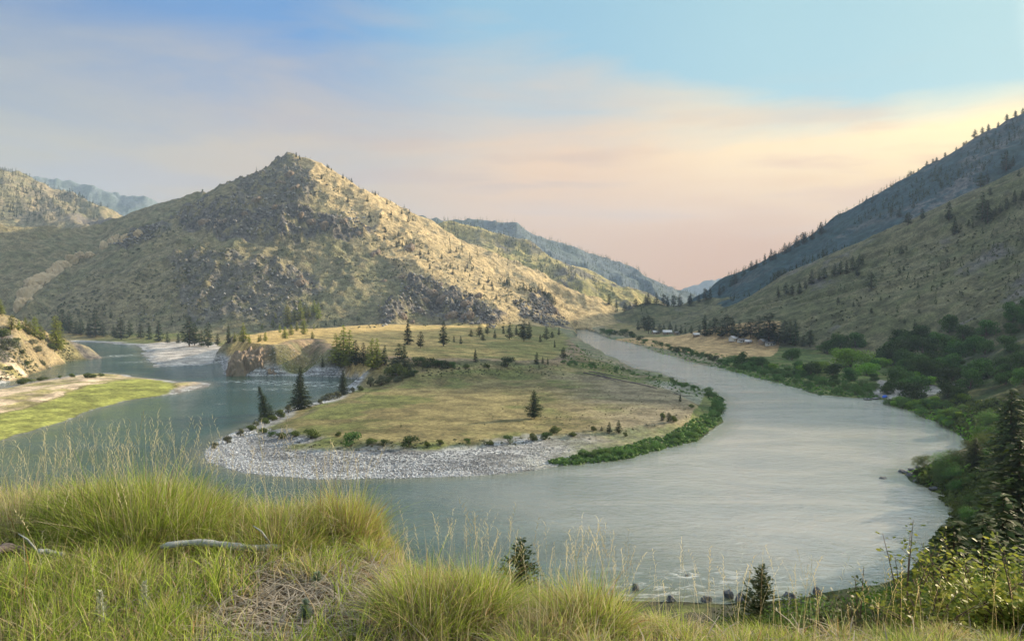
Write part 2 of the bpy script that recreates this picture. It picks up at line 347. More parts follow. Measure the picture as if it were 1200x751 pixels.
# ------------------------------------------------------------------ object helpers
def link(o, parent=None):
    COL.objects.link(o)
    if parent is not None: o.parent = parent
    return o
def tag(o, label=None, cat=None, group=None, kind=None):
    if label: o['label'] = label
    if cat: o['category'] = cat
    if group: o['group'] = group
    if kind: o['kind'] = kind
    return o
def npmesh(name, V, Fc, mat, attrs=None, smoothf=False, corner_n=None):
    """V (n,3), Fc (m,k) one face size, or a list of such arrays"""
    me = bpy.data.meshes.new(name)
    V = np.ascontiguousarray(V, F32); fl = Fc if isinstance(Fc, list) else [Fc]
    nf = sum(len(f) for f in fl); nl = sum(f.size for f in fl)
    me.vertices.add(len(V)); me.vertices.foreach_set('co', V.ravel())
    me.loops.add(nl); me.loops.foreach_set('vertex_index', np.concatenate([f.ravel() for f in fl]).astype(np.int32))
    me.polygons.add(nf)
    sizes = np.concatenate([np.full(len(f), f.shape[1]) for f in fl]); st = np.concatenate([[0], np.cumsum(sizes)[:-1]])
    me.polygons.foreach_set('loop_start', st.astype(np.int32))
    try: me.polygons.foreach_set('loop_total', sizes.astype(np.int32))
    except Exception: pass
    if smoothf: me.polygons.foreach_set('use_smooth', np.ones(nf, bool))
    me.update(calc_edges=True)
    for k, a in (attrs or {}).items():
        at = me.color_attributes.new(k, 'FLOAT_COLOR', 'POINT')
        if a.shape[1] == 3: a = np.concatenate([a, np.ones((len(a), 1), F32)], 1)
        at.data.foreach_set('color', np.ascontiguousarray(a, F32).ravel())
    if mat: me.materials.append(mat)
    return me
def mobj(name, me, parent=None, loc=(0, 0, 0)):
    o = bpy.data.objects.new(name, me); o.location = loc
    return link(o, parent)
def empty(name, loc, rz=0, sc=1):
    o = bpy.data.objects.new(name, None); o.location = loc; o.rotation_euler = (0, 0, rz)
    o.scale = (sc, sc, sc) if not isinstance(sc, tuple) else sc
    o.empty_display_size = .3
    return link(o)

# ------------------------------------------------------------------ materials
def newmat(name):
    m = bpy.data.materials.new(name); m.use_nodes = True; nt = m.node_tree; nt.nodes.clear()
    out = nt.nodes.new('ShaderNodeOutputMaterial'); b = nt.nodes.new('ShaderNodeBsdfPrincipled')
    nt.links.new(b.outputs[0], out.inputs[0]); b.inputs['Roughness'].default_value = .9
    b.inputs['Specular IOR Level'].default_value = .15
    return m, nt, b, out
class N:
    def __init__(s, nt): s.nt = nt
    def n(s, t, **kw):
        q = s.nt.nodes.new(t)
        for k, v in kw.items(): setattr(q, k, v)
        return q
    def l(s, a, b): s.nt.links.new(a, b)
    def noise(s, vec, scale, detail=4, rough=.55, dist=0):
        q = s.n('ShaderNodeTexNoise'); q.inputs['Scale'].default_value = scale; q.inputs['Detail'].default_value = detail
        q.inputs['Roughness'].default_value = rough; q.inputs['Distortion'].default_value = dist
        if vec is not None: s.l(vec, q.inputs['Vector'])
        return q.outputs[0]
    def vor(s, vec, scale, out='Distance', feature='F1'):
        q = s.n('ShaderNodeTexVoronoi', feature=feature); q.inputs['Scale'].default_value = scale
        if vec is not None: s.l(vec, q.inputs['Vector'])
        return q.outputs[out]
    def math(s, op, a, b=None, c=None, clamp=False):
        q = s.n('ShaderNodeMath', operation=op, use_clamp=clamp)
        for i, v in enumerate((a, b, c)):
            if v is None: continue
            if hasattr(v, 'links'): s.l(v, q.inputs[i])
            else: q.inputs[i].default_value = v
        return q.outputs[0]
    def mr(s, v, a, b, c=0, d=1, sm=True):
        q = s.n('ShaderNodeMapRange'); q.interpolation_type = 'SMOOTHSTEP' if sm else 'LINEAR'
        s.l(v, q.inputs[0])
        for i, k in enumerate((a, b, c, d)): q.inputs[i + 1].default_value = k
        return q.outputs[0]
    def mix(s, f, a, b, mode='MIX'):
        q = s.n('ShaderNodeMix', data_type='RGBA', blend_type=mode)
        for j, v in ((0, f), (6, a), (7, b)):
            sock = q.inputs[j]
            if hasattr(v, 'links'): s.l(v, sock)
            elif isinstance(v, (int, float)): sock.default_value = v if j == 0 else (v, v, v, 1)
            else: sock.default_value = tuple(v) + (1,)
        return q.outputs[2]
    def bump(s, h, strength, dist, normal=None):
        q = s.n('ShaderNodeBump'); s.l(h, q.inputs['Height']); q.inputs['Distance'].default_value = dist
        if hasattr(strength, 'links'): s.l(strength, q.inputs['Strength'])
        else: q.inputs['Strength'].default_value = strength
        if normal is not None: s.l(normal, q.inputs['Normal'])
        return q.outputs[0]
    def mapping(s, vec, scale=(1, 1, 1), rot=(0, 0, 0)):
        q = s.n('ShaderNodeMapping'); q.inputs['Scale'].default_value = scale; q.inputs['Rotation'].default_value = rot
        s.l(vec, q.inputs['Vector']); return q.outputs[0]

def terrain_mat():
    m, nt, b, out = newmat('earth_and_grass'); k = N(nt)
    co = k.n('ShaderNodeTexCoord').outputs['Object']
    a = k.n('ShaderNodeAttribute', attribute_name='Col'); ms = k.n('ShaderNodeAttribute', attribute_name='Msk')
    sep = k.n('ShaderNodeSeparateColor'); k.l(ms.outputs['Color'], sep.inputs[0])
    grav, rock, fg = sep.outputs[0], sep.outputs[1], sep.outputs[2]; scrub = ms.outputs['Alpha']
    notfg = k.math('SUBTRACT', 1, fg)
    base = a.outputs['Color']
    # broad mottling
    f = k.noise(co, .09, 5, .65); f2 = k.noise(co, .6, 4, .65)
    v = k.math('MULTIPLY', k.mr(f, .32, .68, .58, 1.4), k.mr(f2, .3, .7, .62, 1.38))
    vm = k.n('ShaderNodeVectorMath', operation='SCALE'); k.l(base, vm.inputs[0]); k.l(v, vm.inputs['Scale']); c = vm.outputs[0]
    # scrub and tufts dotted over the mountain grass
    d = k.vor(co, .13); dn = k.noise(co, .05, 3); dots = k.math('MULTIPLY', k.mr(d, .28, .16), k.mr(dn, .42, .58))
    d2 = k.vor(co, .42); dots2 = k.math('MULTIPLY', k.mr(d2, .33, .2), k.mr(k.noise(co, .03, 3), .4, .62))
    dd = k.math('MULTIPLY', k.math('MAXIMUM', dots, dots2), k.math('MULTIPLY', scrub, .45))
    c = k.mix(dd, c, (.03, .042, .022))
    # rock: cracked, pale and dark faces
    rn = k.noise(co, .11, 8, .72, .6); rc = k.mix(k.mr(rn, .38, .64), (.05, .052, .06), (.30, .275, .25))
    c = k.mix(k.math('MULTIPLY', rock, .85), c, rc)
    # stones
    g = k.n('ShaderNodeTexVoronoi'); g.inputs['Scale'].default_value = 1.1; k.l(co, g.inputs['Vector'])
    gs = k.n('ShaderNodeSeparateColor'); k.l(g.outputs['Color'], gs.inputs[0])
    gc = k.mix(gs.outputs[0], (.11, .12, .135), (.62, .66, .69)); band = k.mr(k.noise(k.mapping(co, (.04, .12, 1)), 1, 3), .35, .65, .35, 1.0)
    gm = k.n('ShaderNodeVectorMath', operation='SCALE'); k.l(gc, gm.inputs[0]); k.l(band, gm.inputs['Scale'])
    c = k.mix(k.math('MULTIPLY', grav, .82), c, gm.outputs[0])
    # fine litter close by
    ln = k.noise(co, 28, 6, .75); lv = k.vor(k.mapping(co, (1, 1, 1)), 60)
    lc = k.mix(k.mr(ln, .38, .66), (.07, .05, .035), (.36, .30, .19)); c = k.mix(k.math('MULTIPLY', fg, .75), c, lc)
    k.l(c, b.inputs['Base Color'])
    n_ = k.bump(k.noise(co, .16, 9, .72), k.math('MULTIPLY', notfg, k.math('ADD', .35, k.math('MULTIPLY', scrub, .65))), 6.0)
    n_ = k.bump(k.noise(co, 1.6, 5, .7), k.math('MULTIPLY', .7, notfg), .5, n_)
    n_ = k.bump(rn, k.math('MULTIPLY', rock, 1.0), 7.0, n_)
    n_ = k.bump(g.outputs['Distance'], k.math('MULTIPLY', grav, .8), .5, n_)
    n_ = k.bump(k.math('ADD', ln, lv), k.math('MULTIPLY', fg, .9), .02, n_)
    k.l(n_, b.inputs['Normal'])
    return m
MT = terrain_mat()

def water_mat():
    m, nt, b, out = newmat('river_water'); k = N(nt)
    co = k.n('ShaderNodeTexCoord').outputs['Object']
    a = k.n('ShaderNodeAttribute', attribute_name='Col'); sep = k.n('ShaderNodeSeparateColor'); k.l(a.outputs['Color'], sep.inputs[0])
    foam, shallow, rough = sep.outputs[0], sep.outputs[1], sep.outputs[2]  # third channel: mask of the painted sky sheen, not roughness
    fm = k.math('MULTIPLY', foam, k.mr(k.noise(k.mapping(co, (.22, .5, 1)), 1, 6, .7, .8), .5, .62))
    sp_ = k.math('MULTIPLY', k.mr(k.noise(k.mapping(co, (.35, .9, 1)), 1, 5, .75), .70, .78), .25)
    fo = k.math('MAXIMUM', fm, k.math('MULTIPLY', sp_, foam))
    tone = k.mr(k.noise(k.mapping(co, (.012, .03, 1)), 1, 4), .35, .65)
    body = k.mix(tone, (.012, .052, .032), (.026, .072, .046)); body = k.mix(rough, body, k.mix(k.mr(k.noise(k.mapping(co, (.018, .05, 1), (0, 0, .4)), 1, 5, .6, .8), .35, .65), (.26, .265, .24), (.36, .345, .30))); body = k.mix(shallow, body, (.12, .13, .075))  # right channel: sky reflection painted into the body colour as pale grey
    k.l(k.mix(fo, body, (.8, .82, .8)), b.inputs['Base Color'])
    k.l(k.mix(fo, .07, .8), b.inputs['Roughness'])
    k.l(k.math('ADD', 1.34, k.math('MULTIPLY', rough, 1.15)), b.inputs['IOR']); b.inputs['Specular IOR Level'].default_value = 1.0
    w1 = k.noise(k.mapping(co, (.30, .55, 1), (0, 0, .5)), 1, 5, .62, .5)
    w2 = k.noise(k.mapping(co, (1.3, 2.2, 1), (0, 0, -.35)), 1, 4, .6, .4)
    w3 = k.noise(k.mapping(co, (.05, .09, 1)), 1, 3, .5, .6)
    pat = k.mr(k.noise(k.mapping(co, (.012, .035, 1), (0, 0, -.3)), 1, 5, .6, 1.2), .35, .65, .35, 1.0); n_ = k.bump(w3, .6, .5); n_ = k.bump(w1, pat, .62, n_); n_ = k.bump(w2, pat, .20, n_)
    k.l(n_, b.inputs['Normal'])
    return m
MW = water_mat()

def leaf_mat(name, c1, c2, trans=.25, var=.35):
    """leaf or needle colour varying from clump to clump and from plant to plant"""
    m, nt, b, out = newmat(name); k = N(nt)
    a = k.n('ShaderNodeAttribute', attribute_name='Col'); sep = k.n('ShaderNodeSeparateColor'); k.l(a.outputs['Color'], sep.inputs[0])
    oi = k.n('ShaderNodeObjectInfo')
    c = k.mix(sep.outputs[0], c1, c2)
    hsv = k.n('ShaderNodeHueSaturation'); k.l(c, hsv.inputs['Color'])
    k.l(k.math('ADD', .5 - .02, k.math('MULTIPLY', oi.outputs['Random'], .03)), hsv.inputs['Hue'])
    k.l(k.math('ADD', 1 - var * .6, k.math('MULTIPLY', oi.outputs['Random'], var * 1.3)), hsv.inputs['Value'])
    k.l(hsv.outputs[0], b.inputs['Base Color']); b.inputs['Roughness'].default_value = .65
    tr = k.n('ShaderNodeBsdfTranslucent'); k.l(hsv.outputs[0], tr.inputs[0])
    mx = k.n('ShaderNodeMixShader'); mx.inputs[0].default_value = trans
    k.l(b.outputs[0], mx.inputs[1]); k.l(tr.outputs[0], mx.inputs[2]); k.l(mx.outputs[0], out.inputs[0])
    return m
M_CON = leaf_mat('conifer_needles', (.022, .042, .016), (.06, .085, .022))
M_CONL = leaf_mat('sunlit_conifer_needles', (.15, .19, .025), (.32, .35, .05), .45)  # needle colour with sunlight painted in
M_BR = leaf_mat('broad_leaves', (.018, .055, .010), (.07, .15, .022), .35, .9)
M_LIME = leaf_mat('lime_leaves', (.10, .22, .02), (.22, .38, .04), .4)
M_WIL = leaf_mat('willow_leaves', (.05, .12, .03), (.12, .23, .05), .35)
M_SAGE = leaf_mat('sage_leaves', (.06, .075, .04), (.14, .15, .08), .2)
M_BARG = leaf_mat('bar_grass', (.16, .20, .04), (.36, .38, .07), .3)
M_SHR = leaf_mat('shrub_leaves', (.035, .06, .012), (.12, .16, .03), .35)
def plain(name, c, rough=.85, nscale=8, amp=.35, bump=.3, bd=.05):
    m, nt, b, out = newmat(name); k = N(nt); co = k.n('ShaderNodeTexCoord').outputs['Object']
    n = k.noise(co, nscale, 6, .65); k.l(k.mix(n, tuple(x * (1 - amp) for x in c), tuple(min(1, x * (1 + amp)) for x in c)), b.inputs['Base Color'])
    b.inputs['Roughness'].default_value = rough; k.l(k.bump(n, bump, bd), b.inputs['Normal'])
    return m
M_BARK = plain('bark', (.13, .09, .065), nscale=3)
M_ROCK = plain('boulder_rock', (.10, .11, .12), nscale=.9, amp=.6, bump=.8, bd=.4)
M_CLIFF = plain('cliff_rock', (.24, .19, .145), nscale=.22, amp=.6, bump=1, bd=2.0)
M_STONE = plain('river_stone', (.5, .5, .5), nscale=.7, amp=.75)
M_LOG = plain('weathered_wood', (.30, .32, .32), nscale=30, amp=.5, bump=.6, bd=.01)
M_ROOFL = plain('pale_metal_roof', (.62, .62, .62), .5, 1, .15)
M_ROOFG = plain('grey_shingle_roof', (.22, .21, .2), .8, 2, .2)
M_WALL = plain('house_siding', (.35, .27, .19), .8, 2, .2)
M_WALLW = plain('white_siding', (.62, .62, .58), .8, 2, .1)
M_GLASS = plain('window_glass', (.03, .035, .04), .1, 1, .1, 0)
M_TENT = plain('blue_tarp', (.03, .13, .62), .6, 3, .15)
M_WHITE = plain('white_paint', (.75, .75, .73), .5, 3, .08)
M_CAMP = plain('dusty_white_paint', (.42, .42, .40), .5, 3, .1)
M_DARKB = plain('raft_rubber', (.10, .11, .12), .5, 3, .2)
M_DRIFT = plain('driftwood', (.12, .10, .10), nscale=2)

# ------------------------------------------------------------------ terrain and river objects
flatV = np.stack([GX, GY, GZ], -1).reshape(-1, 3).astype(F32)
flatC = col.reshape(-1, 3); flatM = MSK.reshape(-1, 4)
idx = np.arange(NR * NC).reshape(NR, NC); nxt = np.roll(idx, -1, axis=1)
QD = np.stack([idx[:-1], nxt[:-1], nxt[1:], idx[1:]], -1).reshape(-1, 4)[:, ::-1]   # wound so that the normals point up
RQ = GB[:-1].reshape(-1)
names = ['ground', 'mountain', 'mountain', 'far_ridge', 'far_ridge', 'far_ridge', 'mountain', 'mountain', 'hillside', 'bluff', 'hillside']
labels = [None, 'rocky peak with golden right flank above the river bend', 'grassy hill behind the right foot of the rocky peak', 'long blue wooded ridge behind the grassy hill',
  'pale ridge in the valley gap', 'palest blue ridges on the horizon', 'rocky wooded mountain behind the left shoulder of the peak', 'tall blue shaded mountain slope at the right',
  'olive ribbed slope above the hay field', 'sunlit bluff at the left edge of the river', 'brow of the hill in front with the slope falling to the river']
def submesh(name, faces, V, attrs, mat):
    u, inv = np.unique(faces, return_inverse=True)
    return npmesh(name, V[u], inv.reshape(faces.shape), mat, {k: v[u] for k, v in attrs.items()}, True)
for r in range(len(REG)):
    f = QD[RQ == r]
    if len(f) == 0: continue
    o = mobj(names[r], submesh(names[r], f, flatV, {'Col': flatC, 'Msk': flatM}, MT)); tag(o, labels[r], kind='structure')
# the small disc right under the camera
c0 = np.vstack([[0, 0, GZ[0].mean()], flatV[:NC]]); tri = np.stack([np.zeros(NC, int), (np.arange(NC) + 1) % NC + 1, np.arange(NC) + 1], -1)[:, ::-1]
cc = np.vstack([flatC[:1], flatC[:NC]]); mm = np.vstack([flatM[:1], flatM[:NC]])
tag(mobj('ground', npmesh('ground', c0, tri, MT, {'Col': cc, 'Msk': mm}, True)), kind='structure')
# river
zq = GZ.reshape(-1)[QD]; xq = flatV[QD[:, 0]]
wf = QD[(zq.min(1) < .12) & (AT['sd'].reshape(-1)[QD].min(1) < 3) & (xq[:, 1] > 60)]
wx_, wy_ = X.reshape(-1), Y.reshape(-1)
foam = np.zeros(NR * NC, F32)
for (u, v, sx_, sy_, a) in ((300,447,22,10,1),(345,449,25,12,1),(380,452,22,10,.9),(330,456,30,9,.5),(140,417,14,22,.8),(160,424,12,18,.5),(802,672,2.2,1.6,1.2),(770,690,14,6,.35),(850,680,20,8,.3),(256,473,3,3,.7),(400,450,16,8,.8)):
    gx, gy = G(u, v); foam = np.maximum(foam, a * np.exp(-((wx_ - gx) / sx_) ** 2 - ((wy_ - gy) / sy_) ** 2))
foam = np.maximum(foam, .55 * np.exp(-(AT['sd'].reshape(-1) / 1.0) ** 2) * (wy_ < 520) * .6)
shal = np.clip(1 + AT['sd'].reshape(-1) / 9, 0, 1)
WV = flatV.copy(); WV[:, 2] = 0.0
sky_sheen = smooth(-60, 60, wx_ - .05 * wy_ + 10 * n2.reshape(-1)) * smooth(110, 190, wy_ + wx_ * .5)  # right channel: sky reflection painted as paler body and higher IOR
wa = np.stack([foam, shal, sky_sheen], -1).astype(F32)
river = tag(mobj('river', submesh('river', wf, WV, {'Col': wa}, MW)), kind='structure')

# ------------------------------------------------------------------ plant meshes (height 1, base at the origin)
def quads_from(cen, a, b, c1):
    """rhombus leaf clumps: centre, long half axis, short half axis"""
    n = len(cen); V = np.stack([cen - a, cen - b, cen + a, cen + b], 1).reshape(-1, 3)
    Fq = np.arange(n * 4).reshape(n, 4); A = np.repeat(c1, 4)
    return V, Fq, np.stack([A, A, A], -1).astype(F32)
def tube(pts, rad, n=6):
    pts = np.array(pts, float); V = []; m = len(pts)
    for i in range(m):
        d = pts[min(i + 1, m - 1)] - pts[max(i - 1, 0)]; d /= np.linalg.norm(d) + 1e-9
        s = np.cross(d, [0, 0, 1.]);
        if np.linalg.norm(s) < .2: s = np.cross(d, [1., 0, 0])
        s /= np.linalg.norm(s); t = np.cross(s, d)
        for k in range(n):
            a = 2 * PI * k / n; V.append(pts[i] + rad[i] * (math.cos(a) * s + math.sin(a) * t))
    Fq = [[i * n + k, i * n + (k + 1) % n, (i + 1) * n + (k + 1) % n, (i + 1) * n + k] for i in range(m - 1) for k in range(n)]
    V.append(pts[0]); V.append(pts[-1]); a, b = len(V) - 2, len(V) - 1
    T = [[a, (k + 1) % n, k] for k in range(n)] + [[b, (m - 1) * n + k, (m - 1) * n + (k + 1) % n] for k in range(n)]
    return np.array(V), np.array(Fq), np.array(T)
def join(parts):
    V = []; Fq = []; T = []; o = 0
    for v, f, t in parts: V.append(v); Fq.append(f + o); T.append(t + o); o += len(v)
    return np.vstack(V), [np.vstack(Fq), np.vstack(T)]
def conifer(seed, wid=.22, base=.08, power=.8, whorls=30, per=8, droop=.25, sz=.066, mat=None, open_=.15, name='crown'):
    g = np.random.default_rng(seed); cen = []; A = []; B = []; Cc = []
    ph = g.random(8) * 6.28
    for w in range(whorls):
        t = base + (1 - base) * (w + g.random() * .6) / whorls
        L = wid * ((1 - t) / (1 - base)) ** power * g.uniform(.8, 1.15) + .012
        if t < base + .12: L *= .55 + 3.5 * (t - base)
        for b in range(per + 3):
            if g.random() < open_: continue
            az = g.random() * 6.283; Lb = L * g.uniform(.6, 1.15) * (1 + .22 * math.sin(az * 2 + ph[0] + t * 5) + .15 * math.sin(az * 3 + ph[1] - 9 * t))
            k = max(1, int(Lb / (sz * .62))); tone = g.random()
            for j in range(k):
                s = (j + .75) / k * Lb; z = t - droop * s * (1 - .4 * t) + .12 * s * s / max(wid, .1) + g.normal() * .006
                d = np.array([math.cos(az), math.sin(az), -droop * .6 + g.normal() * .25]); side = np.cross(d, [0, 0, 1]) + g.normal(size=3) * .45
                side /= np.linalg.norm(side) + 1e-6; q = sz * g.uniform(.7, 1.25) * (1 - .35 * t)
                cen.append((math.cos(az) * s + g.normal() * .006, math.sin(az) * s + g.normal() * .006, z)); A.append(d * q * .75); B.append(side * q * .42); Cc.append(np.clip(tone * .7 + g.random() * .3, 0, 1))
    V, Fq, c = quads_from(np.array(cen), np.array(A), np.array(B), np.array(Cc))
    cr = npmesh(name, V, Fq, mat or M_CON, {'Col': c})
    v, f, t = tube([(0, 0, -.03), (.004, 0, .3), (-.003, .003, .7), (0, 0, .97)], [.016, .012, .007, .0015], 6)
    return cr, npmesh('trunk', v, [f, t], M_BARK, None, True)
def broad(seed, wid=.55, lobes=9, leaves=2200, sz=.03, base=.25, mat=None, trunk=True, low=.0):
    g = np.random.default_rng(seed); cen = []; rad = []; tone = []
    for i in range(lobes):
        a = g.random() * 6.283; r = wid * .58 * math.sqrt(g.random()); z = base + (1 - base) * g.uniform(.16, .82) * (1 - .35 * (r / wid) ** 2)
        cen.append((r * math.cos(a), r * math.sin(a), z)); rad.append(g.uniform(.15, .27) * (wid / .5) ** .5); tone.append(g.random())
    cen.append((0, 0, base + (1 - base) * .62)); rad.append(.27); tone.append(.5)
    cen = np.array(cen); rad = np.array(rad); tone = np.array(tone)
    p = rad ** 2 / (rad ** 2).sum(); k = g.choice(len(cen), leaves, p=p)
    d = g.normal(size=(leaves, 3)); d /= np.linalg.norm(d, axis=1)[:, None]; rr = rad[k] * g.uniform(.55, 1.08, leaves) ** .7
    c = cen[k] + d * rr[:, None] * np.array([1, 1, .78]); c[:, 2] = np.clip(c[:, 2], low, 1.02)
    nrm = d + g.normal(size=d.shape) * .7; a = np.cross(nrm, g.normal(size=d.shape)); a /= np.linalg.norm(a, axis=1)[:, None]
    b = np.cross(nrm, a); b /= np.linalg.norm(b, axis=1)[:, None]; s = sz * g.uniform(.6, 1.3, leaves)[:, None]
    V, Fq, cc = quads_from(c, a * s, b * s * .6, np.clip(tone[k] * .6 + g.random(leaves) * .4, 0, 1))
    cr = npmesh('crown', V, Fq, mat or M_BR, {'Col': cc})
    parts = [tube([(0, 0, -.03), (.01, 0, base * .8), (0, .01, base + .3)], [.03, .022, .008])]
    for i in range(min(6, lobes)): parts.append(tube([(0, 0, base * g.uniform(.4, .9)), tuple(cen[i] * [.55, .55, 1] * [1, 1, .8]), tuple(cen[i])], [.014, .008, .003], 5))
    v, fl = join(parts); st = npmesh('trunk' if trunk else 'stem', v, fl, M_BARK, None, True)
    return cr, st
CON = [conifer(1, .20, .10, .75, 30, 8), conifer(2, .25, .14, .62, 26, 9, .15, .07, None, .2), conifer(3, .16, .05, .85, 32, 8, .35), conifer(4, .23, .08, .7, 28, 8, .2), conifer(5, .28, .18, .5, 22, 10, .1, .075, None, .22)]
CONL = [conifer(11, .21, .06, .7, 30, 8, .2, .066, M_CONL), conifer(12, .25, .06, .6, 28, 9, .15, .07, M_CONL)]
CONH = [conifer(21, .24, .10, .62, 48, 13, .2, .036, None, .2), conifer(22, .19, .04, .75, 56, 12, .35, .032, None, .12), conifer(23, .25, .03, .72, 50, 13, .4, .038, None, .1)]
SAP = [conifer(31, .26, .02, .7, 60, 12, -.5, .026, None, .12)]
BRO = [broad(41, .6, 14, 3000, .034, .06), broad(42, .65, 16, 3200, .034, .05), broad(43, .5, 12, 2600, .034, .04), broad(44, .7, 18, 3400, .034, .03)]
BLI = [broad(45, .7, 18, 3600, .033, .03, M_LIME), broad(46, .6, 13, 2800, .034, .03, M_LIME)]
BUS = [broad(51, .62, 7, 1100, .05, .02, M_SHR, False), broad(52, .8, 9, 1300, .048, .0, M_SHR, False)]
BUW = [broad(53, .85, 9, 1200, .045, .0, M_WIL, False), broad(54, 1.1, 12, 1500, .045, .0, M_WIL, False)]
BUS2 = [broad(55, .75, 8, 1000, .05, .0, M_SAGE, False), broad(56, .6, 6, 900, .05, .0, M_SAGE, False)]
BUD = [broad(57, .75, 8, 1200, .045, .0, M_BR, False), broad(58, .95, 10, 1400, .045, .0, M_BR, False)]
BUSN = [broad(61, .7, 14, 5200, .017, .0, M_SHR, False), broad(62, .8, 16, 5600, .016, .0, M_BR, False), broad(63, .75, 14, 5200, .017, .0, M_WIL, False)]
ORD = ['leftmost'] + 'second third fourth fifth sixth seventh eighth ninth tenth eleventh twelfth thirteenth fourteenth fifteenth sixteenth seventeenth eighteenth nineteenth twentieth twenty-first twenty-second twenty-third twenty-fourth twenty-fifth twenty-sixth twenty-seventh twenty-eighth twenty-ninth thirtieth'.split()
PLANTS = []                                       # everything already planted, for spacing
def plant(name, kinds, loc, hgt, cat, wf_=1.0, part='crown', lean=0, parts=True):
    cr, st = kinds[random.randrange(len(kinds))]
    o = empty(name, loc, random.random() * 6.28, (hgt * wf_, hgt * wf_, hgt))
    if lean: o.rotation_euler = (0, lean, 0)
    o['category'] = cat
    c = mobj('crown' if part == 'crown' else 'foliage', cr, o); s = mobj(st.name.split('.')[0], st, o)
    return o
def px_h(px, d): return px / FPX * d
def plural(w): return w + 'es' if w.endswith('sh') else w + 's'
def cluster(items, what, where, group, name, kinds, cat, wf_=1.0, share=False, sink=.3, dmax=1e9):
    """items: (u, base v, height px[, own label]); labels count from the left when nothing else tells them apart"""
    items = sorted(items, key=lambda q: q[0]); out = []; n = len(items)
    for i, it in enumerate(items):
        g = ground_at(it[0], it[1])
        if g is None or g[1] > dmax:
            g = skyline(it[0], 250, dmax) if dmax < 1e8 else None
        if g is None: print('no ground', it); continue
        h = px_h(it[2], g[1]); o = plant(name, kinds, (g[0], g[1], g[2] - min(sink, h * .04)), h, cat, wf_ * (it[4] if len(it) > 4 else random.uniform(.85, 1.2)), 'foliage' if 'shrub' in name or 'bush' in name else 'crown')
        if len(it) > 3 and it[3]: o['label'] = it[3]
        elif share or n > len(ORD): o['label'] = f'{what} {where}'
        elif n == 1: o['label'] = f'{what} {where}'
        else: o['label'] = f'{ORD[i]}{" from the left" if i else ""} of {plural(what)} {where}'
        o['group'] = group; out.append(o); PLANTS.append((g[0], g[1]))
    return out
# conifers one can tell apart
cluster([(626,491,35,'lone dark pine standing by itself in the middle of the round grassy bar')], '', '', 'lone pines on the round bar', 'pine_tree', [CONH[0]], 'pine tree', 1.4)
cluster([(352,480,51,'tall fir at the left edge of the round bar, taller than its neighbours')], '', '', 'firs on the left shore of the round bar', 'fir_tree', [CONH[2]], 'fir tree', 1.15)
o = cluster([(313,492,42,'leaning fir at the left tip of the round bar')], '', '', 'firs on the left shore of the round bar', 'fir_tree', [CONH[2]], 'fir tree', 1.1); o[0].rotation_euler = (0, -.22, 0)
cluster([(402,463,30,'bushy fir by the inlet on the upper left edge of the round bar')], '', '', 'firs on the left shore of the round bar', 'fir_tree', [CONH[1]], 'fir tree', 1.3)
cluster([(394,431,37),(403,432,48),(410,432,44),(417,432,31),(426,430,27),(436,432,36),(442,430,33),(451,429,24),(399,432,30),(431,431,22)], 'green pine', 'in the tall clump across the inlet', 'pines clumped behind the inlet', 'pine_tree', [CONL[0], CON[0], CON[3]], 'pine tree', 1.1)
cluster([(468,437,36),(474,433,31),(461,436,16),(481,440,14),(478,404,30,'broad pine on the bench above the pine clump'),(493,408,20,'small pine right beside the broad pine on the bench'),(520,406,30,'full dark pine alone on the bench meadow'),(378,433,12,'tiny pine under the bench bank by the inlet'),(540,403,10),(532,401,9)], 'dark pine', 'round the right end of the pine clump', 'pines on the bench meadow', 'pine_tree', CON, 'pine tree', 1.1)
cluster([(337,382,25),(352,375,24),(357,373,16),(368,368,16),(373,375,20),(356,392,18),(328,390,11),(334,397,15),(341,393,13),(348,388,12),(366,397,9),(320,384,12),(323,375,8),(307,386,7),(305,400,9),(311,400,12),(303,401,9),(361,378,8),(368,386,7),(345,377,15),(362,372,14)], 'sunlit pine', 'on the slope behind the rocky point', 'sunlit pines behind the rocky point', 'pine_tree', CONL, 'pine tree', 1.1)
cluster([(382,382,7),(392,382,6)], 'tiny pine', 'in the sunny meadow right of the pine slope', 'tiny pines in the sunny meadow', 'pine_tree', CON, 'pine tree')
cluster([(285,402,24),(268,403,21),(275,402,12),(292,402,11)], 'pine', 'on top of the rocky point', 'pines on the rocky point', 'pine_tree', [CON[0], CONL[0]], 'pine tree', 1.1)
cluster([(557,425,17),(629,427,15),(636,426,9),(642,428,9),(562,395,14),(571,392,13),(580,397,11),(597,398,18),(614,400,25),(620,398,21),(633,401,10),(640,399,17),(650,407,9),(660,421,15),(612,397,16),(605,393,12),(590,391,11),(647,397,9),(655,393,10),(552,395,10),(566,400,9)], 'dark conifer', 'on the meadow below the peak\'s right foot', 'conifers on the meadow by the far bend', 'pine_tree', CON, 'pine tree', 1.15)
cluster([(797,471,10),(776,493,10),(784,496,13),(725,508,17),(714,508,14),(470,501,5),(705,505,6)], 'small dark conifer', 'near the outer rim of the round bar', 'small conifers on the rim of the round bar', 'pine_tree', CON, 'pine tree', 1.2)
cluster([(66,411,41,'bright sunlit fir on the shore below the left bluff')], '', '', 'sunlit trees on the left bluff', 'fir_tree', [conifer(71, .22, .03, .6, 44, 11, .25, .04, M_CONL)], 'fir tree', 1.25)
cluster([(41,396,24),(30,392,18),(14,388,18),(1,369,18),(48,399,18),(35,394,16),(22,389,15)], 'yellow-green pine', 'on the left bluff', 'sunlit trees on the left bluff', 'pine_tree', CONL, 'pine tree', 1.25, dmax=690)
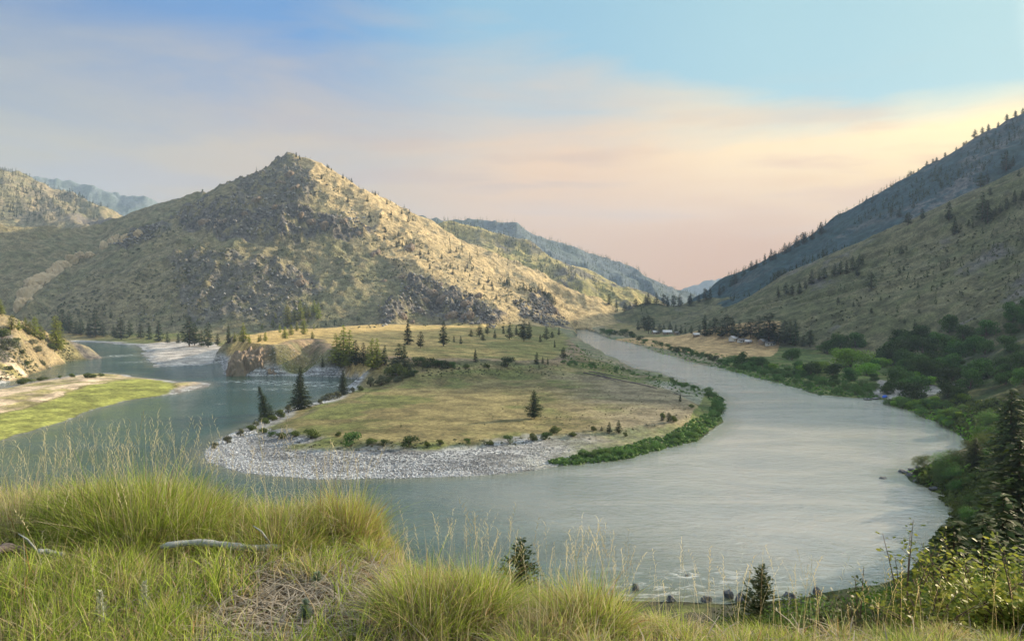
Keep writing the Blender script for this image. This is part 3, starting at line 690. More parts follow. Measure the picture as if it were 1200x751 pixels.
cluster([(81,391,27),(73,388,25),(112,395,32),(142,398,27),(152,395,20),(186,400,25),(222,406,36),(228,405,28),(244,407,32),(209,402,12),(175,398,20),(165,397,18),(95,393,19),(121,395,18),(133,396,16),(196,402,14),(236,406,20),(255,405,15),(104,395,16),(89,392,14)], 'dark fir', 'on the shaded far shore', 'dark firs on the shaded far shore', 'fir_tree', [CON[0], CON[2], CON[3]], 'fir tree', 1.35)
# right hillside
cluster([(1119,275,20),(1112,259,22),(1151,259,34),(1157,262,26),(1135,267,9),(1149,220,17),(1157,216,12),(1081,257,13),(1064,265,15),(1054,255,12),(1045,250,10),(1070,245,11),(1179,201,24),(1187,196,13),(1160,230,11),(1194,208,9),(1056,299,10),(1062,296,6),(1165,255,10),(1172,250,12),(1180,246,14),(1189,240,15),(1198,236,14),(1140,268,8)], 'dark pine', 'high on the olive slope at the right', 'pines high on the right slope', 'pine_tree', CON, 'pine tree', 1.3)
cluster([(1021,340,21),(982,356,8),(1000,360,8),(1021,367,7),(1032,353,6),(1072,402,27),(1060,380,7),(1077,368,6),(1054,323,10),(1059,318,7),(1005,324,15),(999,318,18),(1007,311,14),(1011,310,11),(992,322,16),(985,323,16),(978,324,15),(966,328,14),(960,330,11),(951,334,18),(944,340,11),(937,344,15),(928,345,12),(921,346,14),(912,348,13)], 'pine', 'down the middle of the right slope', 'pines in the middle of the right slope', 'pine_tree', CON, 'pine tree', 1.25)
cluster([(901,403,38),(907,402,24),(919,403,28),(926,404,27),(932,405,30),(949,407,21),(896,401,22),(889,399,30),(880,398,24),(912,404,18),(941,406,14),(873,396,16)], 'tall dark conifer', 'at the right end of the hay field', 'tall conifers by the hay field', 'pine_tree', CON, 'pine tree', 1.35)
cluster([(760,391,22),(766,390,16),(773,391,12),(778,390,11),(792,391,11),(798,391,9),(803,391,8),(826,394,26),(832,393,18),(838,393,22),(845,395,20),(852,395,27),(859,396,24),(866,397,20),(820,392,12),(810,391,10),(785,388,12),(755,388,18),(748,387,12)], 'dark conifer', 'behind the farm cabins', 'conifers round the farm cabins', 'pine_tree', CON, 'pine tree', 1.35)
sky_t = []
for i, u in enumerate(np.linspace(716, 958, 34)): 
    u += random.uniform(-3, 3); g = skyline(u, 900, 1500)
    sky_t.append((u, g, random.uniform(8, 14) * (1.25 if 760 < u < 800 or u > 880 else .9)))
for u, g, p in sky_t:
    o = plant('pine_tree', CON, (g[0], g[1] - 8, g[2] - 3), px_h(p, g[1]) + 3, 'pine tree', 1.25); o['label'] = 'dark conifer in the row on the crest of the low hill behind the hay field'; o['group'] = 'conifers along the low hill crest'; PLANTS.append((g[0], g[1]))
for u in np.concatenate([np.linspace(1062, 1199, 17)]):
    u += random.uniform(-3, 3); g = skyline(u, 1100, 1900); p = random.uniform(5, 9) * (.7 + .5 * (u > 1130))
    o = plant('pine_tree', [CON[4], CON[1]], (g[0], g[1] - 4, g[2] - 2), px_h(p, g[1]) + 2, 'pine tree', 1.2); o['label'] = 'small pine against the sky on the crest of the blue mountain'; o['group'] = 'pines along the blue mountain crest'
# broad-leaved trees at the right of the river
cluster([(997,430,26,'lime green spreading tree, the palest of the riverside trees',1.5)], '', '', 'riverside trees at the right', 'broadleaf_tree', BLI, 'tree', 1.0)
cluster([(1016,440,17,'bright green rounded tree beside the lime green tree'),(958,437,16,'low lime green tree left of the riverside trees',1.3)], '', '', 'riverside trees at the right', 'broadleaf_tree', BLI, 'tree', 1.2)
cluster([(1034,431,15),(1074,446,14),(906,434,10),(942,437,12),(1126,472,14),(1090,451,13)], 'small bright green tree', 'among the dark riverside trees', 'riverside trees at the right', 'broadleaf_tree', [BLI[1]], 'tree', 1.1)
cluster([(869,430,19),(882,429,13),(894,430,13),(928,422,15),(935,434,12),(950,441,18),(976,440,16),(997,446,17),(1022,437,17),(1033,428,18),(985,412,22),(970,415,18),(1003,408,20),(1052,427,30),(1042,420,22),(1072,440,20),(1085,446,29),(1114,453,26),(1114,437,24),(1137,456,26),(1123,469,18),(1096,432,24),(1066,442,16),(1024,446,10),(978,450,12),(1098,447,18),(1150,445,26)], 'dark green round tree', 'by the river at the right', 'riverside trees at the right', 'broadleaf_tree', BRO, 'tree', 1.15)
it = []
for i in range(46):
    u = random.uniform(1040, 1215); lo = np.interp(u, [1040, 1100, 1150, 1215], [405, 392, 380, 368]); v = random.uniform(lo, 470); it.append((min(u, 1206), v, random.uniform(14, 26)))
cluster(it, 'dark green tree', 'in the wood on the shaded slope at the right edge', 'trees in the wood on the shaded slope', 'broadleaf_tree', BRO, 'tree', 1.2, share=True)
# shrubs
cluster([(776,490,8),(789,495,10),(650,507,11),(624,517,12),(695,505,7),(733,512,7),(672,512,8),(810,478,6)], 'round shrub', 'along the outer edge of the round bar', 'shrubs round the bar', 'shrub', BUS, 'shrub', 1.0)
cluster([(365,515,15,'bright green shrub on the gravel below the round bar meadow'),(412,523,18),(480,524,14),(450,524,9),(516,521,8),(397,512,8),(434,521,9),(500,523,7),(548,521,7),(575,522,8),(596,519,9),(330,514,10),(345,512,9),(308,508,9),(640,516,9),(318,512,7)], 'dark shrub', 'in the row between meadow and pale gravel', 'shrubs between meadow and gravel', 'shrub', [BUS[0], BUS[1], BUD[0]], 'shrub', 1.2)
cluster([(282,512,10),(266,520,10),(252,526,8),(295,505,9),(385,469,11),(395,467,9),(422,458,8),(434,453,12),(447,452,13),(455,449,9),(328,489,12),(320,493,9),(338,484,10),(300,500,7),(375,474,7),(413,460,7),(466,448,9),(310,497,10)], 'grey-green shrub', 'along the left shore of the round bar', 'shrubs on the left shore of the round bar', 'shrub', [BUS[0], BUS2[0], BUS2[1]], 'shrub', 1.2)
cluster([(466,442,20,'dense dark shrub at the right foot of the pine clump'),(594,431,13,'bright green bush alone beside the stony channel'),(478,442,9),(485,441,8),(490,430,12),(499,431,10),(507,430,12),(515,431,10),(523,431,10),(531,432,8),(547,432,7),(570,431,6)], 'dark shrub', 'by the stony channel above the round bar', 'shrubs by the stony channel', 'shrub', [BUS[1], BUD[0], BUD[1]], 'shrub', 1.2)
cluster([(29,450,10),(50,446,7),(84,442,6),(103,443,8),(110,443,6),(118,441,5),(70,443,4)], 'small green shrub', 'on the top edge of the sunlit gravel', 'shrubs on the sunlit gravel bar', 'shrub', BUS, 'shrub', 1.3)
cluster([(8,410,16),(3,396,14),(44,414,8),(32,428,7),(60,410,9),(18,402,8),(50,428,6),(26,415,7),(12,434,7),(38,405,8)], 'olive shrub', 'on the sunlit bluff at the left edge', 'shrubs on the left bluff', 'shrub', [BUS[0], BUS2[0]], 'shrub', 1.2)
it = [(u + random.uniform(-3, 3), np.interp(u, [705, 740, 790, 850, 880, 930, 960, 1000, 1030], [390.5, 397, 411, 427, 431, 441, 448, 452, 456]) + random.uniform(-2, 1), random.uniform(5, 9)) for u in np.linspace(706, 950, 34)]
cluster(it, 'dark green bush', 'in the hedge-like row between the river and the hay field', 'bushes between river and hay field', 'bush', BUD, 'bush', 1.2, share=True)
it = []
for u in np.linspace(860, 1024, 44):
    v = np.interp(u, [850, 880, 920, 960, 1000, 1030], [430, 437, 448, 458, 463, 465]); it.append((u + random.uniform(-3, 3), v - random.uniform(0, 11), random.uniform(6, 10)))
cluster(it, 'grey-green willow', 'in the thicket on the right bank of the river', 'willows on the right bank', 'willow_shrub', BUW, 'willow', 1.0, share=True)
it = []
rim = [(660,428),(680,428),(700,432),(730,437),(770,443),(800,451),(825,461),(842,470),(842,482),(832,498),(810,511),(780,523),(740,532),(700,537),(672,540)]
ru = np.array(rim, float); seg = np.r_[0, np.cumsum(np.hypot(*np.diff(ru, axis=0).T))]
for i in range(78):
    s = random.uniform(0, seg[-1]); f = s / seg[-1]; u = np.interp(s, seg, ru[:, 0]); v = np.interp(s, seg, ru[:, 1]); w = 1 if f < .45 else 2.0
    it.append((u + random.uniform(-6, 3), v + random.uniform(-3, 2) * w, random.uniform(3.5, 5.5) if f < .45 else random.uniform(5, 10)))
cluster(it, 'low green willow', 'in the strip along the right rim of the round bar', 'willows on the rim of the round bar', 'willow_shrub', BUW, 'willow', .9, share=True)
it = [(random.uniform(1040, 1130), 0, 0) for _ in range(44)]
it = [(u, random.uniform(np.interp(u, [1040, 1080, 1135], [472, 474, 470]), np.interp(u, [1040, 1080, 1100, 1135], [476, 487, 496, 520])), random.uniform(7, 12)) for u, _, _ in it]
cluster(it, 'bright green willow', 'beside the beach on the right bank', 'bright willows beside the beach', 'willow_shrub', [BLI[1], BUW[0]], 'willow', 1.1, share=True)
it = []
for i in range(90):
    u = random.uniform(1070, 1212); v = random.uniform(495, 640)
    if u < np.interp(v, [495, 520, 550, 572, 590, 640], [1135, 1145, 1075, 1100, 1128, 1112]): continue
    it.append((u, v, random.uniform(12, 26)))
cluster(it, 'leafy shrub', 'on the steep shaded slope at the lower right', 'shrubs on the slope at the lower right', 'shrub', BUSN, 'shrub', 1.0, share=True)
cluster([(1143,549,38,'dark reddish-black conifer on the right bank above the rocky spit')], '', '', 'dark conifers at the right edge', 'pine_tree', [CONH[0]], 'pine tree', 1.3)
def top_at(u, v, d):
    x, y, z = P(u, v, d); g = hz(x, y); return x, y, g, z - g
near = [(1186,455,150,'tall dark conifer rising at the right edge beside the wood'),(1195,515,75,'large dark conifer at the right edge above the shrubs'),(1176,575,42,'dark broad conifer above the leafy shrub at the right'),
        (1118,608,30,'dark conifer whose left boughs reach over the water at the lower right'),(1152,600,34,'dark conifer between the leafy shrub and the right edge')]
for u, v, d, lab in near:
    x, y, g, h = top_at(u, v, d); o = plant('pine_tree', CONH, (x, y, g - .3), max(h, 1) + .3, 'pine tree', 1.3 if h > 6 else 1.6); tag(o, lab, group='dark conifers at the right edge')
for u, v, d, lab, nm in ((611,631,14,'small dark sapling behind the grass in the middle','pine_sapling'),(893,661,14,'dark pointed sapling behind the grass right of the middle','pine_sapling')):
    x, y, g, h = top_at(u, v, d); o = plant(nm, SAP, (x, y, g - .1), h + .1, 'sapling', 1.0); tag(o, lab)
it = []
for i in range(34):
    u = random.uniform(845, 1200); v = np.interp(u, [845, 900, 950, 1000, 1050, 1090, 1120, 1200], [712, 706, 700, 698, 690, 672, 660, 640]) + random.uniform(-2, 26); d = random.uniform(6, 16) if u < 1040 else random.uniform(6, 30)
    it.append((u, v, d))
for u, v, d in it:
    x, y, g, h = top_at(u, v, d)
    if h < .2: continue
    h = min(h, 3.5); o = plant('shrub', BUSN, (x, y, g - .05), h, 'shrub', random.uniform(.9, 1.3) if h > .8 else 1.5, 'foliage'); tag(o, 'dark leafy shrub on the drop just beyond the grass at the lower right', group='shrubs beyond the grass')

# ------------------------------------------------------------------ woods too far to count
def far_trees(spots, name, label, mat, per=26):
    V = []; c = []
    g = np.random.default_rng(5); A = []; B = []; K = []; Cc = []
    for x, y, z, h in spots:
        t = np.linspace(.06, .98, per) + g.normal(size=per) * .02; az = g.random(per) * 6.283
        r = .20 * h * np.clip(1 - t, .01, 1) ** .8 * g.uniform(.35, 1.1, per)
        cen = np.stack([x + r * np.cos(az), y + r * np.sin(az), z + t * h], -1); q = h * .085 * (1.15 - t * .6)
        a = np.stack([np.cos(az), np.sin(az), g.normal(size=per) * .6 + .3], -1) * q[:, None]; b = np.cross(a, g.normal(size=(per, 3))); b /= np.linalg.norm(b, axis=1)[:, None] + 1e-6
        K.append(cen); A.append(a); B.append(b * q[:, None] * .75); Cc.append(np.clip(g.random() * .7 + g.random(per) * .3, 0, 1))
    V, Fq, cc = quads_from(np.vstack(K), np.vstack(A), np.vstack(B), np.concatenate(Cc))
    o = mobj(name, npmesh(name, V, Fq, mat, {'Col': cc})); return tag(o, label, kind='stuff')
def inpoly(pg, u, v):
    s = False
    for (a, b), (c, d) in zip(pg, pg[1:] + pg[:1]):
        if (b > v) != (d > v) and u < (c - a) * (v - b) / (d - b) + a: s = not s
    return s
def scatter(pg, n, h0, h1, dmin=0, dmax=1e9, clump=None):
    us = [p[0] for p in pg]; vs = [p[1] for p in pg]; out = []; tries = 0
    while len(out) < n and tries < n * 12:
        tries += 1; u = random.uniform(min(us), max(us)); v = random.uniform(min(vs), max(vs))
        if not inpoly(pg, u, v): continue
        g = ground_at(u, v, dmin, dmax)
        if g is None: continue
        if clump is not None and float(fbm(np.array([g[0]]), np.array([g[1]]), clump, 3, 91)[0]) < random.uniform(-.25, .25): continue
        out.append((g[0], g[1], g[2] - .5, random.uniform(h0, h1)))
    return out
def along_sky(u0, u1, n, h0, h1, dmin, dmax):
    out = []
    for i in range(n):
        g = skyline(random.uniform(u0, u1), dmin, dmax); out.append((g[0], g[1] - random.uniform(0, 40), g[2] - random.uniform(.5, 3), random.uniform(h0, h1)))
    return [(x, y, hz(x, y) - .5, h) for x, y, z, h in out]
S1 = along_sky(342, 490, 40, 5, 11, 1200, 1700)
S1b = scatter([(345,182),(490,255),(640,362),(620,375),(480,300),(400,240)], 70, 5, 12, 1000, 1800) + scatter([(440,265),(560,320),(640,365),(560,372),(480,330)], 30, 5, 11, 900, 1600)
# the largest of them are trees of their own
allm = sorted(S1 + S1b, key=lambda s: -s[3] / s[1])
for x, y, z, h in allm[:60]:
    o = plant('pine_tree', [CON[0], CON[3]], (x, y, z), h, 'pine tree', 1.35); tag(o, 'small pine dotted on the golden right flank of the peak', group='pines on the right flank of the peak')
S2 = allm[60:] + scatter([(170,262),(250,225),(345,185),(420,250),(430,300),(230,330),(160,350)], 110, 4, 9, 900, 1800, 90) + scatter([(30,360),(260,360),(260,385),(60,385)], 50, 5, 10, 700, 1500, 60)
far_trees(S2, 'scattered_conifers', 'scattered dark conifers and scrub among the crags of the peak', M_CON)
S3 = scatter([(500,262),(600,275),(700,330),(762,364),(745,383),(640,378),(520,290)], 260, 6, 13, 1300, 2400, 130) + along_sky(490, 620, 60, 8, 14, 1700, 2300)
far_trees(S3, 'conifer_wood', 'open wood of small conifers on the grassy hill behind the peak', M_CON)
S4 = scatter([(560,255),(700,298),(812,354),(760,352),(640,300)], 420, 9, 18, 2300, 3400) + along_sky(500, 815, 160, 12, 20, 2500, 3400)
far_trees(S4, 'far_forest', 'forest fringe along the long blue ridge', M_CON, 16)
S5 = scatter([(1200,140),(1080,205),(900,335),(850,355),(960,330),(1080,260),(1200,190)], 330, 7, 14, 1100, 2400, 120) + along_sky(850, 1062, 110, 8, 14, 1500, 2400)
far_trees(S5, 'conifer_forest', 'conifers thinly wooding the blue mountain at the right', M_CON)
S7 = scatter([(960,330),(1200,215),(1200,330),(1080,385),(960,372)], 110, 3, 8, 500, 1400, 110)
far_trees(S7, 'slope_conifers', 'tiny conifers thinly dotted over the olive slope', M_CON)
S6 = scatter([(0,196),(100,232),(138,262),(0,262)], 260, 9, 17, 1700, 2600, 150) + along_sky(0, 130, 60, 9, 15, 1900, 2500)
far_trees(S6, 'mountain_wood', 'small trees scattered over the rocky mountain at the left edge', M_CON)
# low scrub on slopes: clumps a few leaves each
def scrub(spots, name, label, mat, per=9):
    g = np.random.default_rng(8); K = []; A = []; B = []; Cc = []
    for x, y, z, h in spots:
        d = g.normal(size=(per, 3)); d /= np.linalg.norm(d, axis=1)[:, None]; d[:, 2] = np.abs(d[:, 2])
        K.append(np.array([x, y, z + h * .25]) + d * h * .55); a = g.normal(size=(per, 3)); a /= np.linalg.norm(a, axis=1)[:, None]; b = np.cross(a, d + .01)
        A.append(a * h * .42); B.append(b * h * .34); Cc.append(np.clip(g.random() * .6 + g.random(per) * .4, 0, 1))
    V, Fq, cc = quads_from(np.vstack(K), np.vstack(A), np.vstack(B), np.concatenate(Cc))
    return tag(mobj(name, npmesh(name, V, Fq, mat, {'Col': cc})), label, kind='stuff')
SC = scatter([(20,380),(160,270),(230,225),(350,190),(500,280),(640,365),(620,385),(300,385)], 1500, 1.4, 3.8, 700, 1800, 45)
scrub(SC, 'mountain_scrub', 'low dark scrub dotted over the peak', M_SAGE)
SC = scatter([(740,375),(960,345),(1200,240),(1200,370),(1050,400),(860,400)], 420, 1.0, 2.6, 400, 1500, 50)
scrub(SC, 'slope_scrub', 'low dark bushes dotted over the olive slope', M_SAGE)
SC = scatter([(560,500),(640,440),(760,452),(830,470),(815,492),(700,512)], 420, .35, .9, 200, 600, 12) + scatter([(300,520),(420,530),(640,520),(650,512),(420,518)], 150, .5, 1.0, 200, 500) + scatter([(480,425),(660,428),(660,440),(480,442)], 220, .5, 1.4, 300, 700)
scrub(SC, 'bar_scrub', 'low sage and brush on the round bar', M_SAGE)
SC = scatter([(640,541),(700,531),(780,511),(832,482),(838,462),(851,470),(852,486),(815,517),(740,538),(660,547)], 900, .8, 1.7, 200, 600) + scatter([(672,402),(720,424),(800,447),(846,460),(834,470),(780,456),(700,436),(664,425),(655,410)], 600, .5, 1.3, 250, 1000)
scrub(SC, 'rim_thicket', 'green strip of brush along the right rim of the round bar', M_WIL, 14)
SC = scatter([(1045,473),(1090,470),(1140,480),(1165,500),(1140,520),(1100,497)], 500, .6, 1.3, 150, 450) + scatter([(1062,553),(1110,539),(1150,535),(1145,562),(1105,576)], 350, .5, 1.0, 100, 350) + scatter([(690,392),(740,405),(850,437),(930,455),(1000,466),(1000,462),(900,440),(800,417),(720,396)], 500, .5, 1.1, 300, 1200)
scrub(SC, 'bright_bank_brush', 'bright green brush at the waterline of the right bank', M_LIME, 12)
SC = scatter([(322,498),(400,471),(480,447),(640,439),(760,449),(822,472),(770,496),(660,508),(520,516),(345,506)], 2600, .18, .5, 200, 600, 18) + scatter([(400,400),(640,395),(655,425),(480,422),(395,412)], 900, .25, .7, 400, 900, 20)
scrub(SC, 'meadow_tufts', 'grass tufts and low sage dotted over the river meadows', M_SAGE, 7)
SC = scatter([(0,515),(50,499),(100,483),(150,468),(206,455),(190,445),(130,450),(40,480),(0,490)], 2200, .2, .55, 100, 600)
scrub(SC, 'gravel_bar_grass', 'rank yellow-green grass along the near side of the sunlit gravel bar', M_BARG, 7)
SC = scatter([(0,352),(75,400),(112,418),(60,430),(0,448)], 700, .4, 1.5, 300, 800, 14)
scrub(SC, 'bluff_scrub', 'low dry brush on the sunlit bluff', M_SAGE)
SC = scatter([(1040,470),(1215,470),(1215,690),(1060,690),(1120,600),(1066,556),(1130,540),(1140,520),(1080,484)], 2600, .7, 2.0, 30, 420)
scrub(SC, 'undergrowth', 'dense green undergrowth on the slope at the lower right', M_SHR, 16)
SC = scatter([(690,392),(740,404),(850,434),(960,463),(1030,468),(1000,440),(900,425),(740,398)], 1300, .7, 1.7, 300, 1200)
scrub(SC, 'bank_thicket', 'green undergrowth on the right bank', M_WIL, 12)

# ------------------------------------------------------------------ rocks
def rock_mesh(seed, sub=3, rough=.35, flat=.7, crag=0.0):
    import bmesh
    bm = bmesh.new(); bmesh.ops.create_icosphere(bm, subdivisions=sub, radius=1.0); g = np.random.default_rng(seed)
    co = np.array([v.co[:] for v in bm.verts]); off = g.random(3) * 50; d = co.copy()
    cuts = g.normal(size=(9, 3)); cuts /= np.linalg.norm(cuts, axis=1)[:, None]
    for c in cuts:
        s = d @ c; lim = g.uniform(.55, .85); over = np.maximum(0, s - lim); d -= over[:, None] * c * .9
    n = fbm(d[:, 0] * 1 + off[0] + d[:, 2] * .7, d[:, 1] + off[1] - d[:, 2] * .6, .6, 4, seed)
    n2_ = ridged(d[:, 0] + d[:, 1] * .5 + off[2], d[:, 2] * .35 + d[:, 1], .3, 4, seed + 3)
    d *= (1 + rough * n + crag * n2_)[:, None]; d[:, 2] *= flat
    for v, p in zip(bm.verts, d): v.co = p
    me = bpy.data.meshes.new('rock'); bm.to_mesh(me); bm.free(); return me
ROCKS = [rock_mesh(i) for i in (1, 2, 3, 4)]
for m in ROCKS: m.materials.append(M_ROCK)
def rock(name, u, v, wpx, hpx, lab, k, group=None, z=0, rz=0, asp=1.0, cat='rock'):
    x, y = G(u, v, z); w = px_h(wpx, y) / 2; h = px_h(hpx, y)
    o = mobj(name, ROCKS[k % 4], None, (x, y, z + h * .12)); o.scale = (w, w * asp, h); o.rotation_euler = (0, 0, rz); return tag(o, lab, cat, group)
rock('boulder', 1057, 553, 14, 4, 'dark boulder at the very tip of the rocky spit on the right bank', 0, 'boulders of the rocky spit')
rock('boulder', 1067, 557, 14, 5, 'dark flat boulder just behind the tip of the rocky spit', 1, 'boulders of the rocky spit', rz=.6)
rock('boulder', 1068, 551, 9, 4, 'small pale grey boulder on the upper side of the rocky spit', 2, 'boulders of the rocky spit')
rock('boulder', 1077, 548, 9, 3, 'small dark boulder where the green of the rocky spit begins', 3, 'boulders of the rocky spit')
rock('boulder', 1079, 565, 16, 5, 'long dark boulder under the green edge of the rocky spit', 0, 'boulders of the rocky spit', rz=2)
rock('boulder', 1096, 574, 15, 5, 'dark boulder lining the lower shore of the rocky spit', 2, 'boulders of the rocky spit', rz=1)
rock('boulder', 1034, 560, 9, 2.2, 'flat dark rock alone in the river left of the rocky spit', 1)
rock('boulder', 745, 690, 9, 9, 'upright dark boulder at the near shore left of the white ripple', 3, 'boulders along the near shore')
rock('boulder', 786, 703, 12, 9, 'dark boulder at the near shore below the white ripple', 1, 'boulders along the near shore', rz=1)
rock('boulder', 829, 704, 14, 8, 'dark boulder at the near shore, second to the right of the white ripple', 0, 'boulders along the near shore', rz=2)
rock('boulder', 853, 699, 13, 12, 'tilted pale-topped boulder left of the pointed sapling', 2, 'boulders along the near shore', rz=.4)
rock('boulder', 868, 703, 14, 11, 'dark boulder against the left side of the pointed sapling', 3, 'boulders along the near shore', rz=3)
rock('boulder', 925, 699, 14, 7, 'low dark boulder just right of the pointed sapling', 1, 'boulders along the near shore', rz=2)
rock('boulder', 956, 694, 12, 9, 'dark boulder farthest right on the near shore', 0, 'boulders along the near shore')
rock('boulder', 805, 674, 5, 2, 'half-drowned rock in the white ripple', 2)
g_ = ground_at(1171, 514)
if g_:
    o = mobj('boulder', ROCKS[1].copy(), None, (g_[0], g_[1], g_[2] + .6)); o.data.materials.clear(); o.data.materials.append(M_WHITE); o.scale = (.5, .5, .6); tag(o, 'small white rock on the shaded slope at the right', 'rock')
# rocky point above the rapids
M_LITCRAG = plain('sunlit_crag_rock', (.50, .40, .27), nscale=.2, amp=.5, bump=1, bd=2.0)  # cliff rock brightened, sunlight on the rib painted into its colour
CL = rock_mesh(77, 5, .3, 1.0, .22); CL.materials.append(M_CLIFF)
CL2 = rock_mesh(78, 5, .32, 1.0, .24); CL2.materials.append(M_CLIFF)
CL3 = rock_mesh(79, 5, .35, 1.0, .26); CL3.materials.append(M_CLIFF)
x, y = G(283, 441); o = empty('rock_outcrop', (x, y, 0)); tag(o, 'craggy rock cliff dropping into the river below the pines at the rapids', 'cliff')
for i, (du, dy, sx_, sy_, sz_, me) in enumerate(((-6, 12, 9, 10, 19, CL), (7, 16, 11, 11, 18.5, CL2), (20, 14, 8, 9, 11, CL3), (-14, 6, 5, 6, 8, CL3), (32, 10, 6, 6, 6, CL))):
    q = mobj('rock_face', me, o, (du / FPX * y, dy, -1)); q.scale = (sx_, sy_, sz_); q.rotation_euler = (0, 0, i * 1.3)
PALE = [m.copy() for m in (CL, CL2, CL3)]
for m in PALE: m.materials.clear(); m.materials.append(M_LITCRAG)
# lit rocky rib at the left of the peak
ribn = [(26,356),(31,348),(38,338),(45,332),(52,326),(60,320),(70,309),(82,302),(95,299),(104,297),(122,287),(133,281),(146,277),(160,272)]
for i, (u, v) in enumerate(ribn):
    g_ = ground_at(u, v + 4, 500)
    if g_ is None: continue
    s = px_h([9,12,12,12,11,10,8,7,6,6,6,6,5,6][i], g_[1]); o = mobj('rock_outcrop', PALE[i % 3], None, (g_[0], g_[1] + s * .4, g_[2])); o.scale = (s * random.uniform(.8, 1.5), s * random.uniform(.7, 1.2), s * random.uniform(.8, 1.5)); o.rotation_euler = (random.uniform(-.3, .3), random.uniform(-.3, .3), i * 1.1)
    tag(o, f'{ORD[i]}{" from the left" if i else ""} of the pale sunlit crags along the rib left of the peak', 'crag', 'pale crags on the rib left of the peak')
# crags on the mountain
cr_ = [(328,214),(338,206),(346,222),(322,246),(352,252),(300,236),(365,262),(378,268),(402,262),(420,276),(285,252),(262,262),(240,262),(435,300),(440,296),(352,332),(350,325),(478,292),(505,345),(518,352),(535,350),(545,358),(560,348),(470,325),(450,330),(476,338),(515,335),(530,370),(548,372),(482,378),(470,372),(492,366),(456,372),(498,352),(640,360),(648,366)]
for i, (u, v) in enumerate(cr_):
    g_ = ground_at(u, v, 600)
    if g_ is None: continue
    s = px_h(random.uniform(3.5, 7.5), g_[1]); o = mobj('rock_outcrop', [CL, CL2, CL3][i % 3], None, (g_[0], g_[1] + s * .3, g_[2] - s * .15)); o.scale = (s * random.uniform(.8, 1.3), s, s * random.uniform(.7, 1.0)); o.rotation_euler = (0, 0, i * 2.1)
    tag(o, 'grey crag jutting from the peak' if v < 310 else 'broken crag low on the foot of the peak', 'crag', 'crags high on the peak' if v < 310 else 'crags at the foot of the peak')
# stones of the pale gravel rim
g = np.random.default_rng(3); N_ = 60000
us = g.uniform(240, 700, N_); vs = g.uniform(505, 561, N_); dxy = np.array([G(u, v, .6) for u, v in zip(us, vs)])
hh, bb, mm_ = hzs(dxy[:, 0], dxy[:, 1]); w = (mm_['sd'] > .1) & (mm_['sd'] < 26) & (mm_['field'] > 3) & (g.random(N_) < np.interp(mm_['sd'], [0, 12, 26], [1, .8, .25])) & (g.random(N_) < np.interp(us, [240, 470, 650], [1, .75, .08]))
px = dxy[w]; pz = hh[w]; n = len(px); s = .10 + .28 * g.random(n) ** 2.5
oct_ = np.array([[1,0,0],[0,1,0],[-1,0,0],[0,-1,0],[.1,0,.75],[0,0,-.6]], float); of = np.array([[0,1,4],[1,2,4],[2,3,4],[3,0,4],[1,0,5],[2,1,5],[3,2,5],[0,3,5]])
an = g.random(n) * 6.28; ca, sa = np.cos(an), np.sin(an); j = 1 + g.normal(size=(n, 6, 3)) * .18; vv = oct_[None] * j * s[:, None, None] * np.array([1.25, .85, .8])
V = np.stack([vv[..., 0] * ca[:, None] - vv[..., 1] * sa[:, None], vv[..., 0] * sa[:, None] + vv[..., 1] * ca[:, None], vv[..., 2]], -1) + np.concatenate([px, pz[:, None] + .05], 1)[:, None, :]
far_ = smooth(8, 17, mm_['sd'][w] + 3 * fbm(px[:, 0], px[:, 1], 9, 3, 88)); tone = ((.16 + .62 * g.random(n) ** 1.0) * (1 - .55 * far_))[:, None] * np.array([.93, .98, 1.05]); cc = np.repeat(tone, 6, 0)
def attr_mat(name, rough=.85, trans=0.0, mul=1.0):
    m, nt, b, out = newmat(name); k = N(nt); a = k.n('ShaderNodeAttribute', attribute_name='Col')
    c = a.outputs['Color']; k.l(c, b.inputs['Base Color']); b.inputs['Roughness'].default_value = rough
    if trans:
        tr = k.n('ShaderNodeBsdfTranslucent'); k.l(c, tr.inputs[0]); mx = k.n('ShaderNodeMixShader'); mx.inputs[0].default_value = trans
        k.l(b.outputs[0], mx.inputs[1]); k.l(tr.outputs[0], mx.inputs[2]); k.l(mx.outputs[0], out.inputs[0])
    return m
M_ST = attr_mat('pebbles'); M_GR = attr_mat('grass_blades', .6, .4)
tag(mobj('gravel', npmesh('gravel', V.reshape(-1, 3), (of[None] + np.arange(n)[:, None, None] * 6).reshape(-1, 3), M_ST, {'Col': cc.astype(F32)})), 'pale river stones heaped along the rim of the round bar', kind='stuff')

def stones(pos, size, tone, name, label, tint=(1, .97, .92), tall=.8):
    n = len(pos); g = np.random.default_rng(n); an = g.random(n) * 6.28; ca, sa = np.cos(an), np.sin(an); j = 1 + g.normal(size=(n, 6, 3)) * .22; vv = oct_[None] * j * np.asarray(size)[:, None, None] * np.array([1.2, .85, tall])
    V = np.stack([vv[..., 0] * ca[:, None] - vv[..., 1] * sa[:, None], vv[..., 0] * sa[:, None] + vv[..., 1] * ca[:, None], vv[..., 2]], -1) + np.asarray(pos)[:, None, :]
    cc = np.repeat(np.asarray(tone)[:, None] * np.array([tint]), 6, 0); tag(mobj(name, npmesh(name, V.reshape(-1, 3), (of[None] + np.arange(n)[:, None, None] * 6).reshape(-1, 3), M_ST, {'Col': cc.astype(F32)})), label, kind='stuff')
sc_ = []
for wgt, pg in CRAGS: sc_ += scatter(pg, int(420 * wgt), 1.2, 5.5, 700, 1900)
sc_ += scatter([(430,260),(600,340),(650,375),(600,380),(460,330)], 350, .8, 2.6, 700, 1800) + scatter([(20,300),(350,300),(350,380),(30,380)], 500, .8, 2.6, 700, 1800)
